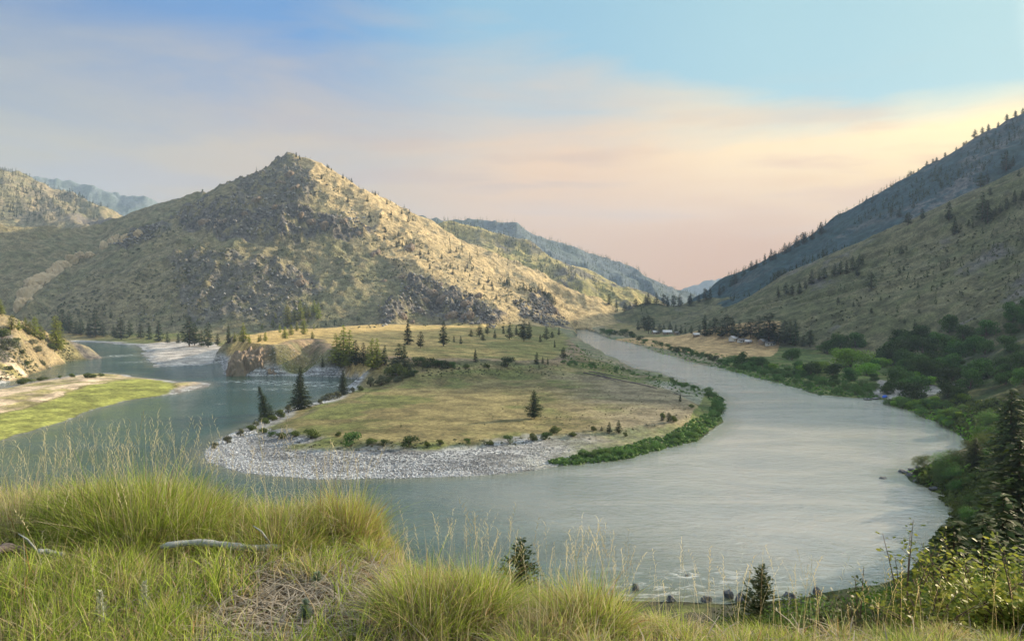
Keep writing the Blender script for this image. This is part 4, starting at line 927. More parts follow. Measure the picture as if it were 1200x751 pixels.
sc_ = np.array(sc_); g = np.random.default_rng(17); stones(sc_[:, :3] + np.array([0, 0, .6]), sc_[:, 3] * .6, .08 + .26 * g.random(len(sc_)) ** 1.4, 'scree', 'loose rock and broken ledges strewn over the peak', tall=1.1)
sc_ = np.array(scatter([(0,352),(75,400),(112,420),(60,431),(0,449)], 900, .2, .9, 300, 700) + scatter([(300,405),(390,412),(395,440),(300,440),(262,440)], 700, .3, 1.1, 350, 700)); stones(sc_[:, :3] + np.array([0, 0, .4]), sc_[:, 3] * .6, .12 + .4 * g.random(len(sc_)) ** 1.3, 'rubble', 'broken stones on the bluff and the bank by the rapids')

# ------------------------------------------------------------------ farm cabins and the camp
def boxpart(name, parent, c, s, mat, bevel=0):
    x0, y0, z0 = c[0] - s[0] / 2, c[1] - s[1] / 2, c[2]; x1, y1, z1 = x0 + s[0], y0 + s[1], z0 + s[2]
    V = [(x0,y0,z0),(x1,y0,z0),(x1,y1,z0),(x0,y1,z0),(x0,y0,z1),(x1,y0,z1),(x1,y1,z1),(x0,y1,z1)]
    return mobj(name, npmesh(name, V, np.array([[0,3,2,1],[4,5,6,7],[0,1,5,4],[1,2,6,5],[2,3,7,6],[3,0,4,7]]), mat), parent)
def house(u, v, L, W_, H, rz, wall, roof, lab):
    g_ = ground_at(u, v)
    if g_ is None: print('house?', u); return
    o = empty('cabin', (g_[0], g_[1], g_[2] - .3), rz); tag(o, lab, 'cabin', 'farm cabins at the edge of the hay field')
    rh = W_ * .32; a, b = L / 2, W_ / 2
    V = [(-a,-b,0),(a,-b,0),(a,b,0),(-a,b,0),(-a,-b,H),(a,-b,H),(a,b,H),(-a,b,H),(-a,0,H+rh),(a,0,H+rh)]
    mobj('wall', npmesh('wall', V, [np.array([[0,1,5,4],[2,3,7,6]]), np.array([[1,2,6,9,5],[3,0,4,8,7]])], wall), o)
    e = .5; t = .18; V = []
    for s in (-1, 1):
        V += [(-a-e, s*(b+e), H-.2), (a+e, s*(b+e), H-.2), (a+e, 0, H+rh+.06), (-a-e, 0, H+rh+.06), (-a-e, s*(b+e), H-.2+t), (a+e, s*(b+e), H-.2+t), (a+e, 0, H+rh+.06+t), (-a-e, 0, H+rh+.06+t)]
    fq = np.array([[0,3,2,1],[4,5,6,7],[0,1,5,4],[1,2,6,5],[2,3,7,6],[3,0,4,7]])
    r = mobj('roof', npmesh('roof', V, np.vstack([fq, fq + 8]), roof), o)
    boxpart('chimney', r, (a * .4, .6, H + rh - .6), (.6, .6, 1.6), M_ROCK)
    boxpart('door', o, (0, -b - .04, .3), (1.0, .08, 2.1), M_BARK)
    for xx in (-a * .55, a * .55):
        w = boxpart('window', o, (xx, -b - .03, 1.2), (1.4, .06, 1.1), M_WHITE); boxpart('pane', w, (xx, -b - .065, 1.3), (1.2, .03, .9), M_GLASS)
house(768.5, 391.5, 9, 7, 2.8, .2, M_WALL, M_ROOFL, 'leftmost cabin at the hay field, dark walls under a pale roof')
house(782, 391.8, 11, 8, 3.0, -.15, M_WALL, M_ROOFL, 'wide cabin with pale roof, second from the left at the hay field')
house(793, 392, 6, 5, 2.5, .3, M_WALL, M_ROOFG, 'small grey-roofed cabin between the two pale-roofed ones and the lone shed')
house(816, 394.6, 7, 5.5, 2.6, 0, M_WALL, M_ROOFL, 'pale-roofed shed standing alone at the middle of the hay field edge')
house(860, 399.5, 8, 7, 3.2, .5, M_WALLW, M_ROOFL, 'white-walled cabin right of the round dark tree at the field edge')
house(870, 401.5, 9, 5, 2.3, .1, M_WALLW, M_ROOFG, 'long low white cabin next to the white-walled cabin')
house(877, 402.5, 6, 5, 2.3, -.2, M_WALL, M_ROOFL, 'small brown cabin at the right end of the long low cabin')
house(895, 403.5, 8, 6, 3.0, .4, M_WALL, M_ROOFL, 'brown cabin under the tall conifers at the right of the hay field')
house(903, 405.5, 9, 5, 2.4, -.1, M_WALLW, M_ROOFG, 'low pale cabin farthest right on the hay field edge')
# camp on the beach
def camper(u, v, lab, L=6, W_=2.4, H=2.3):
    g_ = ground_at(u, v)
    if g_ is None: return
    o = empty('camper_trailer', (g_[0], g_[1], g_[2]), .2); tag(o, lab, 'camper')
    prof = [(-L/2, .5), (-L/2 + .3, H), (L/2 - .9, H + .1), (L/2, H - .8), (L/2 - .1, .5)]
    V = [(x_, s * W_ / 2, z_) for s in (-1, 1) for x_, z_ in prof]; k = 5
    mobj('body', npmesh('body', V, [np.array([[i, (i + 1) % k, (i + 1) % k + k, i + k] for i in range(k)])[:, ::-1], np.array([[4, 3, 2, 1, 0], [5, 6, 7, 8, 9]])[:, ::-1]], M_CAMP), o)
    for xx in (-1.5, 1.2): w = boxpart('window', o, (xx, -W_ / 2 - .02, 1.2), (1.0, .05, .6), M_GLASS)
    boxpart('door', o, (0, -W_ / 2 - .02, .6), (.7, .05, 1.6), M_ROOFG)
    for xx in (-.5, .5):
        v_, f_, t_ = tube([(xx, -W_ / 2 - .1, .35), (xx, W_ / 2 + .1, .35)], [.35, .35], 12); mobj('wheel', npmesh('wheel', v_, [f_, t_], M_DARKB), o)
camper(1117, 455, 'white camper half hidden under the dark trees above the beach')
def camp_tent(u, v, s, lab, mat):
    g_ = ground_at(u, v); 
    if g_ is None: return
    o = empty('tent', (g_[0], g_[1], g_[2]), .3); tag(o, lab, 'tent'); V = []; n = 12; m = 6
    for i in range(m):
        a = i / (m - 1) * PI / 2
        for k in range(n): b = 2 * PI * k / n; r = s * math.cos(a) * (1 + .06 * math.cos(4 * b)); V.append((r * math.cos(b), r * .8 * math.sin(b), s * .85 * math.sin(a)))
    mobj('canopy', npmesh('canopy', V, np.array([[i*n+k, i*n+(k+1)%n, (i+1)*n+(k+1)%n, (i+1)*n+k] for i in range(m-1) for k in range(n)]), mat), o)
    boxpart('door', o, (0, -s * .78, 0), (s * .5, .08, s * .5), M_DARKB)
    for q in (0, 1):
        pts = [(s * 1.02 * math.cos(t) * (1 if q else .7), s * .82 * math.cos(t) * (1 if not q else -.5), s * .88 * math.sin(t)) for t in np.linspace(0, PI, 9)]
        v_, f_, t_ = tube(pts, [.03] * 9, 5); mobj('pole', npmesh('pole', v_, [f_, t_], M_ROOFG), o)
camp_tent(1037, 466, 1.5, 'bright blue tent on the beach beside the river', M_TENT)
def raft(u, v, rz, lab, L=4.6):
    x, y = G(u, v); o = empty('raft', (x, y, .12), rz); tag(o, lab, 'raft', 'rafts pulled up at the beach')
    for s in (-1, 1):
        pts = [(-L/2, s * .2, .45), (-L/2 + .6, s * .75, .3), (0, s * .9, .25), (L/2 - .6, s * .75, .3), (L/2, s * .2, .45)]
        v_, f_, t_ = tube(pts, [.2, .26, .27, .26, .2], 8); mobj('side_tube', npmesh('side_tube', v_, [f_, t_], M_DARKB), o)
    boxpart('deck', o, (0, 0, .1), (L - 1.2, 1.3, .1), M_ROOFG)
    for xx in (-1, .6):
        v_, f_, t_ = tube([(xx, -.8, .42), (xx, .8, .42)], [.16, .16], 8); mobj('cross_tube', npmesh('cross_tube', v_, [f_, t_], M_ROOFL), o)
raft(1017, 468.5, .1, 'grey raft moored at the left end of the beach')
raft(1026, 467.5, .5, 'dark raft between the moored grey raft and the blue tent')
def chair(u, v, rz, lab):
    g_ = ground_at(u, v)
    if g_ is None: return
    o = empty('camp_chair', g_, rz); tag(o, lab, 'camp chair', 'camp chairs in a row on the beach')
    boxpart('seat', o, (0, 0, .42), (.6, .55, .08), M_DARKB); boxpart('backrest', o, (0, .28, .45), (.6, .07, .6), M_DARKB)
    for sx_ in (-.27, .27):
        for sy_ in (-.22, .25): boxpart('leg', o, (sx_, sy_, 0), (.05, .05, .42), M_DARKB)
for i, u in enumerate((1048, 1054, 1057.5, 1062, 1065, 1068.5, 1072)):
    chair(u, 461.5 + (u - 1048) * .2, i * .7, 'dark camp chair standing apart at the left of the row on the beach' if i == 0 else f'{ORD[i]} from the left of the dark camp chairs on the beach')
# drift logs on the bar
for i, (u1, v1, u2, v2, r) in enumerate(((690,436,735,444,.35),(706,441,762,453,.3),(684,438,716,443,.4),(790,461,812,465,.2),(740,448,770,456,.25),(700,439,722,447,.3))):
    a, b = ground_at(u1, v1), ground_at(u2, v2)
    if a is None or b is None: continue
    a, b = np.array(a), np.array(b); pts = [a + (b - a) * t + np.array([0, math.sin(t * 5 + i) * 1.2, .25 + r * .5]) for t in np.linspace(0, 1, 7)]
    for p_ in pts: p_[2] = hz(p_[0], p_[1]) + r * .7
    v_, f_, t_ = tube(pts, [r * (1 - .5 * t) for t in np.linspace(0, 1, 7)], 7)
    o = mobj('drift_log', npmesh('drift_log', v_, [f_, t_], M_DRIFT, None, True)); tag(o, 'pale thin drift log by the right shrubs of the round bar' if i == 3 else 'dark drift log in the line across the right end of the round bar', 'log', None if i == 3 else 'drift logs across the round bar')

# ------------------------------------------------------------------ the grass in front
def blades(base, hgt, az, lean, wid, c0, c1, droop=.25, seg=4):
    """ribbons: base (n,3), height, lean direction and amount (fraction of height)"""
    n = len(base); g = np.random.default_rng(n); t = np.linspace(0, 1, seg + 1)
    dirx, diry = np.cos(az), np.sin(az)
    faz = g.random(n) * 6.283; wx_ = np.cos(faz); wy_ = np.sin(faz)
    V = np.empty((n, seg * 2 + 1, 3)); Cc = np.empty((n, seg * 2 + 1, 3))
    for i, tt in enumerate(t):
        off = lean * hgt * (tt ** 1.9); z = hgt * tt * (1 - droop * lean * tt ** 2)
        p = base + np.stack([dirx * off, diry * off, z], -1); w = wid * (1 - tt) ** .6 * .5
        cc = c0 + (c1 - c0) * tt ** .8
        if i < seg:
            V[:, 2 * i] = p + np.stack([wx_ * w, wy_ * w, 0 * w], -1); V[:, 2 * i + 1] = p - np.stack([wx_ * w, wy_ * w, 0 * w], -1); Cc[:, 2 * i] = cc; Cc[:, 2 * i + 1] = cc
        else: V[:, 2 * i] = p; Cc[:, 2 * i] = cc
    k = seg * 2 + 1; qd = np.array([[2*i, 2*i+1, 2*i+3, 2*i+2] for i in range(seg - 1)]); tr = np.array([[2*seg-2, 2*seg-1, 2*seg]]); o = np.arange(n)[:, None, None] * k
    return V.reshape(-1, 3), (qd[None] + o).reshape(-1, 4), (tr[None] + o).reshape(-1, 3), Cc.reshape(-1, 3).astype(F32)
def cat_blades(L):
    V = []; A = []; B = []; Cc = []; o = 0
    for v, a, b, c in L: V.append(v); A.append(a + o); B.append(b + o); Cc.append(c); o += len(v)
    return np.vstack(V), [np.vstack(A), np.vstack(B)], np.vstack(Cc)
GREEN = C(.25, .35, .05); YG = C(.42, .52, .09); STRAW = C(.56, .46, .23); PALE = C(.60, .54, .35); RED = C(.34, .18, .08); DKG = C(.10, .15, .035)
def palette(n, mixw, g):
    cols = np.stack([GREEN, YG, STRAW, PALE, RED, DKG]); k = g.choice(6, n, p=np.array(mixw) / sum(mixw)); return np.where(g.random((n, 1)) < .14, C(.36, .29, .17), cols[k]) * g.uniform(.6, 1.25, (n, 1))
zc = {}
def gz(x, y):
    h, _, _ = height(np.asarray(x, float), np.asarray(y, float)); return h
def spray(cx, cy, rad, n, h0, h1, mixw, g, lean=.35, wid=.0042, radial=True, ry=None, redbase=.0):
    r = rad * np.sqrt(g.random(n)); a = g.random(n) * 6.283; x = cx + r * np.cos(a); y = cy + r * np.sin(a) * ((ry or rad) / rad)
    z = gz(x, y) - .01; hh = g.uniform(h0, h1, n) * (1 - .35 * (r / rad) ** 2)
    az = np.where(g.random(n) < .55, a, g.random(n) * 6.283) if radial else g.random(n) * 6.283
    hh = hh * np.where(g.random(n) < .10, g.uniform(1.1, 1.45, n), 1.0) * g.uniform(.55, 1.08, n) ** .8
    ln = lean * (.2 + g.random(n) ** 1.3 * 1.25) * (.5 + r / rad)
    c1 = palette(n, mixw, g); c0 = c1 * .75 * (1 - redbase) + RED * redbase
    return blades(np.stack([x, y, z], -1), hh, az, ln * 1.3, wid * g.uniform(.6, 1.4, n), c0, c1)
def tuft_centre(u, v):                            # v: where the tuft meets the ground
    g_ = ground_at(u, v, 1.5, 14)
    if g_ is None: return G(u, v, 48.3)
    return g_[:2]
def seedheads(cx, cy, rad, n, h0, h1, g, tone=PALE, ry=None):
    """tall thin stalks with a loose seed head"""
    r = rad * np.sqrt(g.random(n)); a = g.random(n) * 6.283; x = cx + r * np.cos(a); y = cy + r * np.sin(a) * ((ry or rad) / rad); z = gz(x, y)
    hh = g.uniform(h0, h1, n); az = g.random(n) * 6.283; ln = .28 * g.random(n) + .04; L = []
    c = np.repeat(tone[None], n, 0) * g.uniform(.7, 1.15, (n, 1)); B_ = np.stack([x, y, z], -1)
    L.append(blades(B_, hh, az, ln, np.full(n, .0019), c * .9, c))
    for k in range(7):
        tt = .72 + .04 * k; off = ln * hh * tt ** 1.9; p = B_ + np.stack([np.cos(az) * off, np.sin(az) * off, hh * tt * (1 - .25 * ln * tt ** 2)], -1)
        L.append(blades(p, hh * .055 * g.uniform(.6, 1.3, n), g.random(n) * 6.28, np.full(n, .8), np.full(n, .0036), c, c))
    return L
g = np.random.default_rng(99)
TUS = [ # u, base v, radius m, n, h0, h1, mix [green, yellow-green, straw, pale, red, dark], label, redbase, stalks
 (168,632,.50,9000,.40,.64,[4,5,1.2,.6,.1,1],'largest bright green tussock behind the left log', .05, 130),
 (105,628,.30,3600,.38,.58,[4,3,.8,.5,.1,1.4],'darker green tussock on the left flank of the largest tussock', .0, 50),
 (25,634,.38,4200,.32,.52,[1.2,2,2.2,3,.2,.3],'pale feathery tussock at the left edge', .0, 90),
 (228,636,.30,3200,.28,.46,[4,3,1.5,.6,.3,.6],'green tussock just right of the largest one', .1, 30),
 (322,640,.36,4200,.24,.40,[3,3.5,1.6,1,.6,.4],'low tussock at the right end of the log', .25, 40),
 (408,632,.24,3000,.36,.55,[2.5,4,1.4,1,.8,.2],'upright tussock with reddish base right of the log', .45, 60),
 (372,628,.24,1800,.28,.42,[2.5,3,1.6,1,.6,.3],'small tussock against the left side of the reddish one', .2, 20),
 (505,735,.26,3000,.32,.46,[2.2,3.5,2.2,1.2,.5,.2],'wide yellow-green tussock in the middle of the foreground', .1, 30),
 (560,735,.17,2000,.34,.48,[3.5,3,1.2,.8,.3,.6],'deep green tussock left of the small dark sapling', .05, 40),
 (692,742,.20,2600,.30,.44,[3,3.5,1.6,.9,.3,.6],'tussock right of the small dark sapling', .15, 60),
 (660,756,.13,900,.24,.34,[1,1.5,3,1.5,.6,.1],'straw-coloured tussock touching the tussock right of the sapling', .1, 30),
]
for (u, v, rad, n, h0, h1, mw, lab, rb_, ns) in TUS:
    cx, cy = tuft_centre(u, v); L = [spray(cx, cy, rad, int(n * .62), h0 * .8, h1, mw, g, .55, redbase=rb_), spray(cx, cy, rad * 1.5, int(n * .2), h0 * .4, h1 * .8, mw, g, .9)] + seedheads(cx, cy, rad * 1.05, int(ns * .38), h1 * 1.0, h1 * 1.45, g)
    V, Fq, cc = cat_blades(L); tag(mobj('grass_tussock', npmesh('grass_tussock', V - np.array([cx, cy, 0]), Fq, M_GR, {'Col': cc}), None, (cx, cy, 0)), lab, 'grass tussock', 'grass tussocks in the foreground')
# everything between the tussocks
L = []
def field_blades(n, x0, x1, y0, y1, h0, h1, mw, patch, thr, wid=.004, lean=.7, seed=0):
    x = g.uniform(x0, x1, n); y = g.uniform(y0, y1, n); p = fbm(x, y, patch, 3, 200 + seed); bare = np.exp(-((x + 1.15) / .62) ** 2 - ((y - 4.0) / .75) ** 2) + .9 * np.exp(-((x - .12) / .16) ** 2 - ((y - 4.2) / .8) ** 2); k = p > thr + g.normal(size=n) * .12 + bare * .8; x, y = x[k], y[k]; m = len(x)
    z = gz(x, y) - .01; c = palette(m, mw, g)
    return blades(np.stack([x, y, z], -1), g.uniform(h0, h1, m) * (.7 + .6 * g.random(m)), g.random(m) * 6.283, lean * g.random(m) ** .8 * 1.2, wid * g.uniform(.5, 1.4, m), c * .8, c)
L.append(field_blades(30000, -5.5, 6, 2.0, 9, .06, .16, [1, 1.5, 4, 3, .6, .6], .6, -.35, seed=1))
L.append(field_blades(26000, -5.5, -.2, 2.0, 5.6, .10, .24, [4, 5, 2, 1.5, .2, .8], .5, -.15, .0048, .8, 2))
L.append(field_blades(26000, .4, 5.5, 2.0, 5.6, .05, .13, [3, 4, 3, 1.6, .4, 1.4], .6, -.2, .0042, .6, 3))
L.append(field_blades(9000, -1.8, .6, 2.0, 4.6, .10, .26, [1, 2, 4, 2.5, .4, .2], .35, .05, .004, .6, 4))
L.append(field_blades(20000, -9, 7, 5.0, 9, .12, .26, [3, 3, 3, 2, .3, 1], .8, -.3, .005, .6, 5))
L.append(field_blades(14000, -2.9, -.9, 2.2, 4.4, .10, .26, [5, 5, 1.2, .8, .1, 1.4], .4, -.3, .006, .9, 6))
for i in range(190):                                # small loose tufts between the big ones
    tx = g.uniform(-3.2, 2.6); ty = g.uniform(2.5, 5.4); mw = [[4,4,1,.6,.2,1],[2,5,2,1,.2,.3],[1,2,4,3,.6,.1],[5,3,.6,.4,.1,2]][g.integers(4)]
    if math.exp(-((tx + 1.1) / .5) ** 2 - ((ty - 4.0) / .6) ** 2) > g.random(): continue
    L.append(spray(tx, ty, g.uniform(.07, .2), int(g.uniform(120, 420)), .12, g.uniform(.2, .34) * (.7 if tx > .7 else 1), mw, g, .75))
L += seedheads(-1.5, 4.3, 2.2, 60, .35, .6, g, PALE, 1.2) + seedheads(.7, 3.9, 1.1, 75, .35, .6, g, PALE, .6) + seedheads(2.0, 3.7, 1.0, 60, .3, .55, g, STRAW, .6) + seedheads(-2.4, 5.2, 1.3, 90, .55, .85, g, PALE, .7)
V, Fq, cc = cat_blades(L); tag(mobj('grass', npmesh('grass', V, Fq, M_GR, {'Col': cc})), 'dry and green grass covering the brow of the hill in front', kind='stuff')
# dead stems and twigs lying in the litter
n = 4200; x = g.uniform(-3, 3.0, n); y = g.uniform(2.4, 5.6, n); x[:1900] = g.normal(-1.1, .5, 1900); y[:1900] = g.normal(3.9, .55, 1900); z = gz(x, y) + .01; az = g.random(n) * 6.28; Ls = g.uniform(.06, .28, n)
d = np.stack([np.cos(az), np.sin(az), g.uniform(-.05, .35, n)], -1) * Ls[:, None]; s_ = np.stack([-np.sin(az), np.cos(az), 0 * az], -1) * .0035; b0 = np.stack([x, y, z], -1); up = np.array([0, 0, .004]); md = b0 + d * .5 + np.array([0, 0, .012])
V = np.stack([b0 - s_, b0 + s_, md + s_ + up, md - s_ + up, b0 + d + s_ * .5, b0 + d - s_ * .5], 1).reshape(-1, 3); f = np.array([[0, 1, 2, 3], [3, 2, 4, 5]]); cc = np.repeat(np.stack([C(.40, .36, .29)] * n) * g.uniform(.4, 1.3, (n, 1)), 6, 0)
tag(mobj('litter', npmesh('litter', V, (f[None] + np.arange(n)[:, None, None] * 6).reshape(-1, 4), M_GR, {'Col': cc.astype(F32)})), 'dead stems and twigs strewn on the bare soil in front', kind='stuff')
# weathered logs
def log(name, a, b, r0, r1, lab, cat, bend=.03, extra=None):
    a = np.array(a, float); b = np.array(b, float); n = 18; P_ = []; R_r = []
    for i in range(n):
        t = i / (n - 1); p = a + (b - a) * t + np.array([0, math.sin(t * 7) * bend * .5, math.sin(t * 4.2 + .6) * bend]); P_.append(p); R_r.append((r0 + (r1 - r0) * t) * (1 + .12 * math.sin(t * 23) + .08 * math.sin(t * 51)))
    R_r[0] *= .55; R_r[-1] *= .7; v_, f_, t_ = tube(P_, R_r, 12); c_ = (a + b) / 2
    o = mobj(name, npmesh(name, v_ - c_, [f_, t_], M_LOG, None, True), None, tuple(c_)); tag(o, lab, cat)
    if extra:
        q0 = a + (b - a) * extra; v_, f_, t_ = tube([q0 - c_, q0 - c_ + np.array([-.05, -.02, .09]), q0 - c_ + np.array([-.1, -.03, .13])], [r0 * .5, r0 * .35, r0 * .12], 8); mobj('branch_stub', npmesh('branch_stub', v_, [f_, t_], M_LOG, None, True), o)
def over(u, v, d, up):
    x, y = tuft_centre(u, v); return (x, y, float(gz([x], [y])[0]) + up)
log('weathered_log', over(188, 668, 0, .11), over(330, 652, 0, .09), .019, .026, 'long silvery weathered log lying in the grass below the largest tussock', 'log', .03, .9)
log('weathered_branch', over(44, 672, 0, .11), over(76, 671, 0, .10), .018, .017, 'short bleached piece of wood at the left among dark stems', 'log', .01, .05)
log('dead_branch', over(-20, 682, 0, .08), over(52, 652, 0, .09), .03, .022, 'dark dead branch curving left of the short bleached wood', 'branch', .05)
bpy.data.objects['dead_branch'].data.materials[0] = M_DRIFT
# pale spiky herbs
M_HERB = attr_mat('herb_leaves', .8, .2)
def herb(u, v, h, lab, n=230, tone=C(.42, .44, .33)):
    cx, cy = tuft_centre(u, v); z0 = float(gz([cx], [cy])[0]); o = empty('spiky_herb', (cx, cy, z0)); tag(o, lab, 'herb')
    v_, f_, t_ = tube([(0, 0, -.02), (.008, 0, h * .5), (.0, .01, h)], [.005, .004, .0015], 6); mobj('stem', npmesh('stem', v_, [f_, t_], M_LOG, None, True), o)
    t = g.random(n); az = g.random(n) * 6.283; base = np.stack([.004 * np.cos(az), .004 * np.sin(az), t * h], -1); c = np.repeat(tone[None], n, 0) * g.uniform(.7, 1.2, (n, 1))
    V, a, b, cc = blades(base, (.05 - .035 * t) * g.uniform(.7, 1.3, n), az, np.full(n, .9), np.full(n, .007), c, c * 1.1); mobj('leaves', npmesh('leaves', V, [a, b], M_HERB, {'Col': cc}), o)
herb(119, 745, .22, 'pale woolly spike-shaped herb, left of the two in the lower left grass'); herb(170, 735, .21, 'pale woolly spike-shaped herb, right of the two in the lower left grass')
herb(358, 735, .12, 'low blue-grey herb on the bare soil in the middle', 420, C(.22, .28, .22)); herb(372, 690, .08, 'tiny grey-green herb on the bare soil above the blue-grey one', 260, C(.2, .27, .17))
# leafy shrub at the lower right: arching stems with oval leaves
M_LEAF = attr_mat('oval_leaves', .5, .35)
def leafy(u, vtop, d, lab, stems=9, spread=.35, seed=1, leafs=34, big=1.0, tone=(C(.08, .12, .02), C(.24, .26, .05))):
    g2 = np.random.default_rng(seed); x, y, z = P(u, vtop, d); z0 = hz(x, y); H = z - z0; o = empty('leafy_shrub', (x, y, z0)); tag(o, lab, 'leafy shrub', 'leafy shrubs at the lower right'); tb = []; cen = []; A = []; B = []; Cc = []
    for s in range(stems):
        a = g2.random() * 6.283; hh = H * (1 if s == 0 else g2.uniform(.5, .92)); sp_ = spread * g2.uniform(.2, 1) * (0.25 if s == 0 else 1)
        pts = [np.array([math.cos(a) * sp_ * t ** 1.6, math.sin(a) * sp_ * t ** 1.6, hh * t]) for t in np.linspace(0, 1, 7)]; tb.append(tube(pts, list(np.linspace(.008, .0018, 7)), 5))
        for k in range(leafs):
            t = .25 + .75 * (k + g2.random()) / leafs; i = min(5, int(t * 6)); p = pts[i] + (pts[i + 1] - pts[i]) * (t * 6 - i); la = g2.random() * 6.283
            dr = np.array([math.cos(la), math.sin(la), g2.uniform(-.1, .7)]); dr /= np.linalg.norm(dr); sd_ = np.cross(dr, g2.normal(size=3)); sd_ /= np.linalg.norm(sd_); ll = .026 * big * g2.uniform(.6, 1.3) * (1.15 - .5 * t)
            off = g2.uniform(0, .06) * big; cen.append(p + dr * (ll + off)); A.append(dr * ll); B.append(sd_ * ll * .42); Cc.append(g2.random())
    cen, A, B = np.array(cen), np.array(A), np.array(B); n = len(cen)
    V = np.stack([cen - A, cen - A * .35 - B, cen + A * .4 - B * .85, cen + A, cen + A * .4 + B * .85, cen - A * .35 + B], 1).reshape(-1, 3); tn = np.array(Cc)[:, None]; cc = np.repeat(tone[0] * (1 - tn) + tone[1] * tn, 6, 0)
    mobj('leaves', npmesh('leaves', V, np.arange(n * 6).reshape(n, 6), M_LEAF, {'Col': cc.astype(F32)}), o); v_, fl = join(tb); mobj('stems', npmesh('stems', v_, fl, M_BARK, None, True), o)
leafy(1062, 606, 5.2, 'airy leafy shrub whose tall spray stands against the bright water', 8, .28, 5, 40)
leafy(1116, 622, 5.6, 'full leafy shrub left of the dark conifers at the lower right', 20, .55, 6, 60)
leafy(1156, 628, 5.0, 'leafy shrub in front of the dark conifer at the lower right', 26, .6, 7, 70, 1.1, (C(.12, .18, .03), C(.36, .38, .07)))
leafy(1194, 634, 4.6, 'leafy shrub cut by the right edge of the picture', 24, .55, 8, 70, 1.1, (C(.12, .18, .03), C(.36, .38, .07)))
leafy(1008, 664, 4.9, 'sparse low shrub with dark leaves left of the airy one', 6, .22, 9, 24, 1.1, (C(.05, .07, .03), C(.12, .14, .05)))
leafy(1090, 690, 4.4, 'low broad leafy shrub under the airy spray', 16, .45, 10, 50)
leafy(965, 705, 5.0, 'low dark shrub right of the pointed sapling', 14, .4, 12, 40, 1, (C(.03, .05, .02), C(.09, .12, .04)))
leafy(1030, 700, 5.0, 'low dark shrub between the airy spray and the low dark shrub', 14, .4, 13, 40, 1, (C(.03, .05, .02), C(.10, .13, .04)))

# ------------------------------------------------------------------ sky, sun, air, camera
SUN_AZ, SUN_EL = math.radians(60.5), math.radians(18)     # azimuth from +Y towards +X
w = bpy.data.worlds.new('World'); scene.world = w; w.use_nodes = True; nt = w.node_tree; nt.nodes.clear(); k = N(nt)
out = nt.nodes.new('ShaderNodeOutputWorld'); bg = nt.nodes.new('ShaderNodeBackground'); nt.links.new(bg.outputs[0], out.inputs[0])
sky = nt.nodes.new('ShaderNodeTexSky'); sky.sky_type = 'NISHITA'; sky.sun_disc = False; sky.sun_elevation = SUN_EL; sky.sun_rotation = SUN_AZ; sky.air_density = 1.3; sky.dust_density = .6; sky.ozone_density = 1.6
SK = .15
tc = nt.nodes.new('ShaderNodeTexCoord').outputs['Generated']; sx_ = nt.nodes.new('ShaderNodeSeparateXYZ'); nt.links.new(tc, sx_.inputs[0])
el = k.math('ARCSINE', sx_.outputs[2]); az = k.math('ARCTAN2', sx_.outputs[0], sx_.outputs[1])     # radians
cv = k.n('ShaderNodeCombineXYZ'); k.l(az, cv.inputs[0]); k.l(k.math('MULTIPLY', el, 3.2), cv.inputs[1])
cl = k.noise(k.mapping(cv.outputs[0], (1.6, 2.2, 1), (0, 0, -.12)), 1.6, 6, .55, .4); cl2 = k.noise(k.mapping(cv.outputs[0], (2.2, 5.5, 1), (0, 0, .05)), 1.4, 5, .5, .3)
azf = k.mr(az, -.62, .62, 0, 1, False)
def ramp(sock, stops):
    r = nt.nodes.new('ShaderNodeValToRGB'); nt.links.new(sock, r.inputs[0]); r.color_ramp.interpolation = 'EASE'
    while len(r.color_ramp.elements) < len(stops): r.color_ramp.elements.new(.5)
    for e_, (p, c) in zip(r.color_ramp.elements, stops): e_.position = p; e_.color = tuple(((v / 255 + .055) / 1.055) ** 2.4 if v > 10 else v / 3294 for v in c) + (1,)
    return r.outputs[0]
# clear sky above, paler and greener towards the sun
clear = ramp(azf, [(0, (90, 142, 204)), (.25, (86, 152, 218)), (.5, (144, 198, 226)), (.8, (172, 218, 228)), (1, (184, 226, 228))])
haz = ramp(azf, [(0, (142, 140, 132)), (.3, (158, 143, 126)), (.55, (190, 156, 120)), (.8, (212, 184, 136)), (1, (232, 206, 146))])
low = ramp(azf, [(0, (146, 132, 112)), (.3, (156, 128, 100)), (.55, (172, 126, 82)), (.75, (174, 118, 70)), (.9, (198, 142, 82)), (1, (228, 178, 104))])
nis = k.n('ShaderNodeVectorMath', operation='SCALE'); k.l(sky.outputs[0], nis.inputs[0]); nis.inputs['Scale'].default_value = SK
c = k.mix(k.mr(el, .36, .9, .1, .4), clear, nis.outputs[0])
over_ = k.n('ShaderNodeVectorMath', operation='SCALE'); k.l(c, over_.inputs[0]); k.l(k.mr(el, .45, .95, .50, .85), over_.inputs['Scale']); c = k.mix(k.mr(el, .45, .9, 0, .6), over_.outputs[0], (.80, .78, .74))
